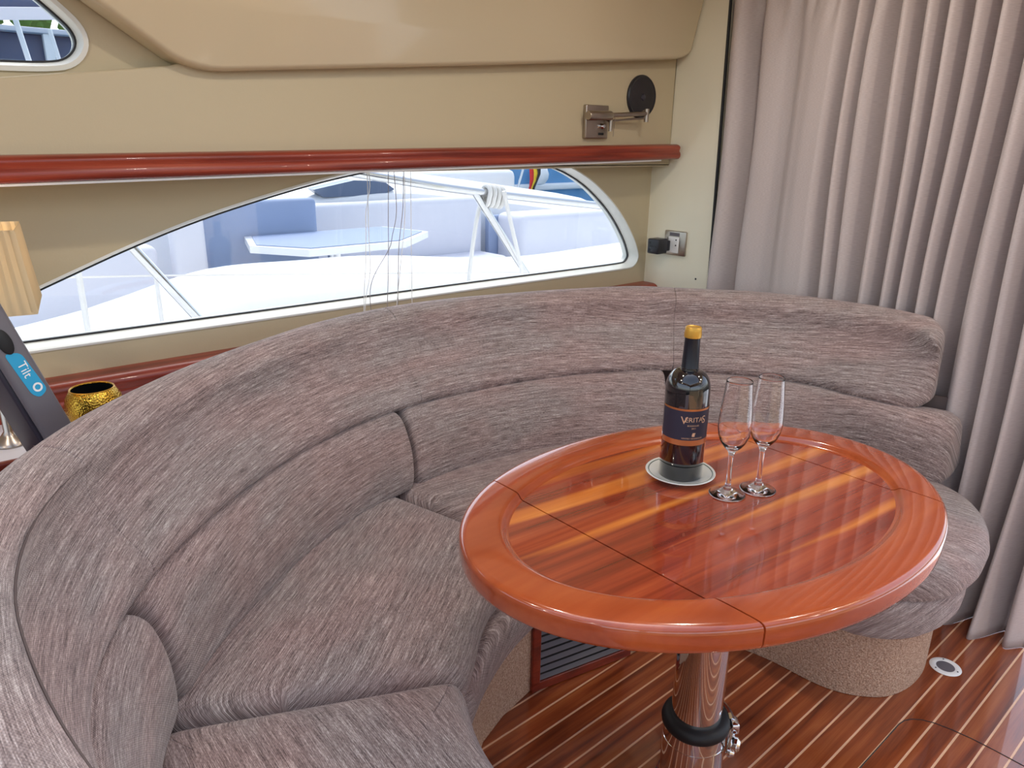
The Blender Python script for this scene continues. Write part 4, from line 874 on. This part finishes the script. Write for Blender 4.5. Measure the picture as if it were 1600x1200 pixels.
# ---- second boat behind, with flag, fender and blue cover
sb = thing('white_sailboat', (5.5, 8.2, -0.9), 'white boat with blue canvas cover behind the motorboat', 'boat')
rings = [[(x, 7.2 + abs(x - 5) * 0.02, -0.9), (x, 7.0, 0.35), (x, 7.05, 0.50), (x, 9.6, 0.62), (x, 9.6, -0.9)] for x in (2.3, 3, 4, 5, 6, 6.85)]
build('hull', *loft(rings), M['gel'], sb, sharp=50)
build('blue_cover', *loft([[(x, 7.6, 0.55), (x, 7.7, 0.85 + 0.06 * math.sin(x * 5)), (x, 8.1, 1.05 + 0.05 * math.sin(x * 7)), (x, 8.6, 0.85), (x, 8.7, 0.55)] for x in [2.6 + k * 0.12 for k in range(20)]]), M['bluecloth'], sb, sharp=180)
build('cabin_top', *rbox((6.0, 8.3, 0.72), (1.6, 1.2, 0.4), 0.1), M['gel'], sb)
build('rub_rail', *tube([(2.3, 7.0, 0.42), (6.85, 7.0, 0.42)], 0.03, 8), M['steel'], sb)
fg = thing('ensign_flag', (6.17, 7.08, 0.5), 'red, yellow and black striped flag on a slanting staff', 'flag')
build('flag_staff', *tube([(6.17, 7.08, 0.50), (6.42, 7.08, 1.16)], 0.014, 8), M['steel'], fg)
for k, mt in enumerate(('red', 'yel', 'black')):
    V, F = [], []
    for i in range(7):
        for j in range(2):
            t = i / 6; s = (k + j) / 3; V.append((6.46 + 0.14 * s - 0.03 * t + 0.02 * math.sin(t * 6), 7.08 + 0.03 * math.sin(t * 7 + s * 3), 1.10 - 0.52 * t - 0.04 * s))
    for i in range(6): F.append((2 * i, 2 * i + 1, 2 * i + 3, 2 * i + 2))
    o = build('flag_stripe', V, F, M[mt], fg, sharp=180); q = o.modifiers.new('thickness', 'SOLIDIFY'); q.thickness = 0.004
fd = thing('boat_fender', (7.70, 8.24, 0.66), 'white ball fender hanging against the blue hull', 'fender')
build('fender_ball', *lathe([(0, -0.14), (0.08, -0.12), (0.13, -0.05), (0.14, 0.02), (0.11, 0.10), (0.04, 0.15), (0.03, 0.19), (0, 0.19)], (7.70, 8.24, 0.80), 24), M['gel'], fd)
build('fender_line', *tube([(7.70, 8.24, 0.98), (7.72, 8.40, 1.17), (7.72, 8.50, 1.18)], 0.01, 6), M['rope'], fd)
bh = thing('blue_hull_boat', (9.0, 9.2, -0.9), 'blue-hulled boat moored beyond the flag', 'boat')
build('hull', *loft([[(x, 8.6 + 0.1 * k, -0.9), (x, 8.4, 0.9), (x, 8.45, 1.15), (x, 10, 1.2), (x, 10, -0.9)] for k, x in enumerate((7.0, 8, 9.5, 11, 13))]), M['bluecloth'], bh, sharp=50)
build('deck_stripe', *rbox((10, 8.42, 0.62), (6, 0.12, 0.10), 0.03), M['gel'], bh)
# mooring line with spring
msp = thing('mooring_spring', (5.3, 5.9, 0.5), 'steel mooring spring and line stretched across the far boat', 'mooring spring')
build('line', *tube([(4.70, 6.35, 0.83), (5.70, 6.55, 0.50)], 0.012, 6), M['cord'], msp)
hel = [Vector((5.70 + 0.75 * k / 120, 6.55 + 0.45 * k / 120 + 0.035 * math.cos(k * .8), 0.50 - 0.10 * k / 120 + 0.035 * math.sin(k * .8))) for k in range(121)]
build('coil', *tube(hel, 0.008, 6), M['steel'], msp)
# ---- quay, boats and trees seen through the porthole and at the far left of the window
qy = build('stone_quay', *rbox((6, 36, -0.2), (60, 6, 2.4), 0.1), M['stone']); tag(qy, 'long stone quay far across the harbour', 'quay')
def crown(c, r, seed):
    bm = bmesh.new(); bmesh.ops.create_icosphere(bm, subdivisions=3, radius=1)
    for v in bm.verts:
        k = 1 + 0.35 * noise.noise(v.co * 2.2 + Vector((seed, 0, 0))) + 0.18 * noise.noise(v.co * 6 + Vector((0, seed, 0)))
        v.co = Vector((v.co.x * r[0] * k, v.co.y * r[1] * k, v.co.z * r[2] * k)) + Vector(c)
    out = ([v.co.copy() for v in bm.verts], [tuple(v.index for v in f.verts) for f in bm.faces]); bm.free(); return out
tlabs = ['round green tree at the left edge of the porthole view', 'green tree standing second from the left on the quay', 'bushy light green tree in the middle of the quay row', 'green tree with lower crown right of the middle of the quay row', 'small green tree at the right edge of the porthole view']
for k, (x, zc, rr) in enumerate(((4.9, 5.20, .98), (6.5, 5.26, .98), (8.1, 5.2, .98), (9.7, 5.1, .98), (11.3, 5.0, .9))):
    tt = thing('quay_tree', (x, 35, 1.01), tlabs[k], 'tree', 'trees along the far quay')
    build('crown', *crown((x, 35, zc), (rr * .68, 0.9, 0.62), k * 3.1), M['leaf'], tt)
    build('trunk', *tube([(x, 35, 1.01), (x + .05, 35, 2.6), (x, 35, zc - .3)], [0.16, 0.12, 0.08], 8), M['devgrey'], tt)
hb = thing('boathouse', (7, 30, -0.9), 'dark low harbour building under the quay trees', 'building')
build('wall', *rbox((7, 31.5, 1.72), (7.0, 1.0, 5.24), 0.05), M['darkblue'], hb)
build('roof', *rbox((7, 31.3, 4.42), (7.4, 1.6, 0.16), 0.03), M['cushion'], hb)
for k in range(4): build('pillar', *rbox((4.4 + k * 1.7, 30.7, 1.72), (0.28, 0.28, 5.24), 0.03), M['gel'], hb)
yl = ['white masted yacht leftmost in the porthole', 'white masted yacht in the middle of the porthole view', 'white masted yacht at the right of the porthole view']
for k, (x, y) in enumerate(((3.2, 18), (4.6, 22), (5.6, 24))):
    yt = thing('far_yacht', (x, y, -0.9), yl[k], 'yacht', 'yachts seen through the porthole')
    build('hull', *loft([[(x + dx * w, y + dy, z) for dx, dy in ((-1, 0), (-.7, -.7), (.7, -.7), (1, 0), (.7, .7), (-.7, .7))] for z, w in ((-.9, .8), (0.6, 1.0), (1.2, 1.05))]), M['gel'], yt, sharp=40)
    build('cabin', *rbox((x, y, 1.8), (1.1, 0.8, 1.2), 0.15), M['cushion'], yt)
    build('mast', *tube([(x + .2, y, 1.2), (x - .15, y, 3.6)], 0.05, 8), M['gel'], yt)
aw = thing('blue_awning', (0.4, 7.0, 1.6), 'blue and white striped awning of a boat above the porthole view', 'awning')
for k, (mt, z) in enumerate((('bluecloth', 2.10), ('darkblue', 2.03), ('cushion', 1.95))):
    build('awning_panel', *loft([[(-2.4, 6.9 - .1 * k, z - 0.25), (1.42, 6.9 - .1 * k, z + 0.14), (1.42, 6.9 - .1 * k, z + 0.22), (-2.4, 6.9 - .1 * k, z - 0.17)], [(-2.4, 8.2, z - 0.02), (1.42, 8.2, z + 0.36), (1.42, 8.2, z + 0.44), (-2.4, 8.2, z + 0.06)]]), M[mt], aw, smooth=False)
build('awning_post', *tube([(0.1, 7.1, -0.9), (0.1, 7.1, 2.3)], 0.03, 8), M['steel'], aw)
gb = thing('grey_cabin_boat', (0.9, 6.6, -0.9), 'pale grey boat side visible through the left end of the long window', 'boat')
build('hull', *loft([[(x, 6.55, -0.9), (x, 6.5, 0.95), (x, 6.6, 1.0), (x, 6.85, 1.0), (x, 6.85, -0.9)] for x in (0.75, 1.4, 2.2)]), M['cushion'], gb, sharp=40)
build('rub_strake', *tube([(0.75, 6.50, 0.45), (2.2, 6.50, 0.52)], 0.02, 8), M['steel'], gb)
dk = thing('fishing_boat', (1.3, 8.4, -0.9), 'small grey-blue boat at the far left corner of the long window', 'boat')
build('hull', *loft([[(x, 8.0, -0.9), (x, 7.9, -0.25), (x, 8.9, -0.22), (x, 8.9, -0.9)] for x in (0.3, 1.0, 2.0)]), M['darkblue'], dk, sharp=40)
build('cabin', *rbox((1.25, 8.4, -0.08), (0.5, 0.4, 0.25), 0.03), M['gel'], dk)
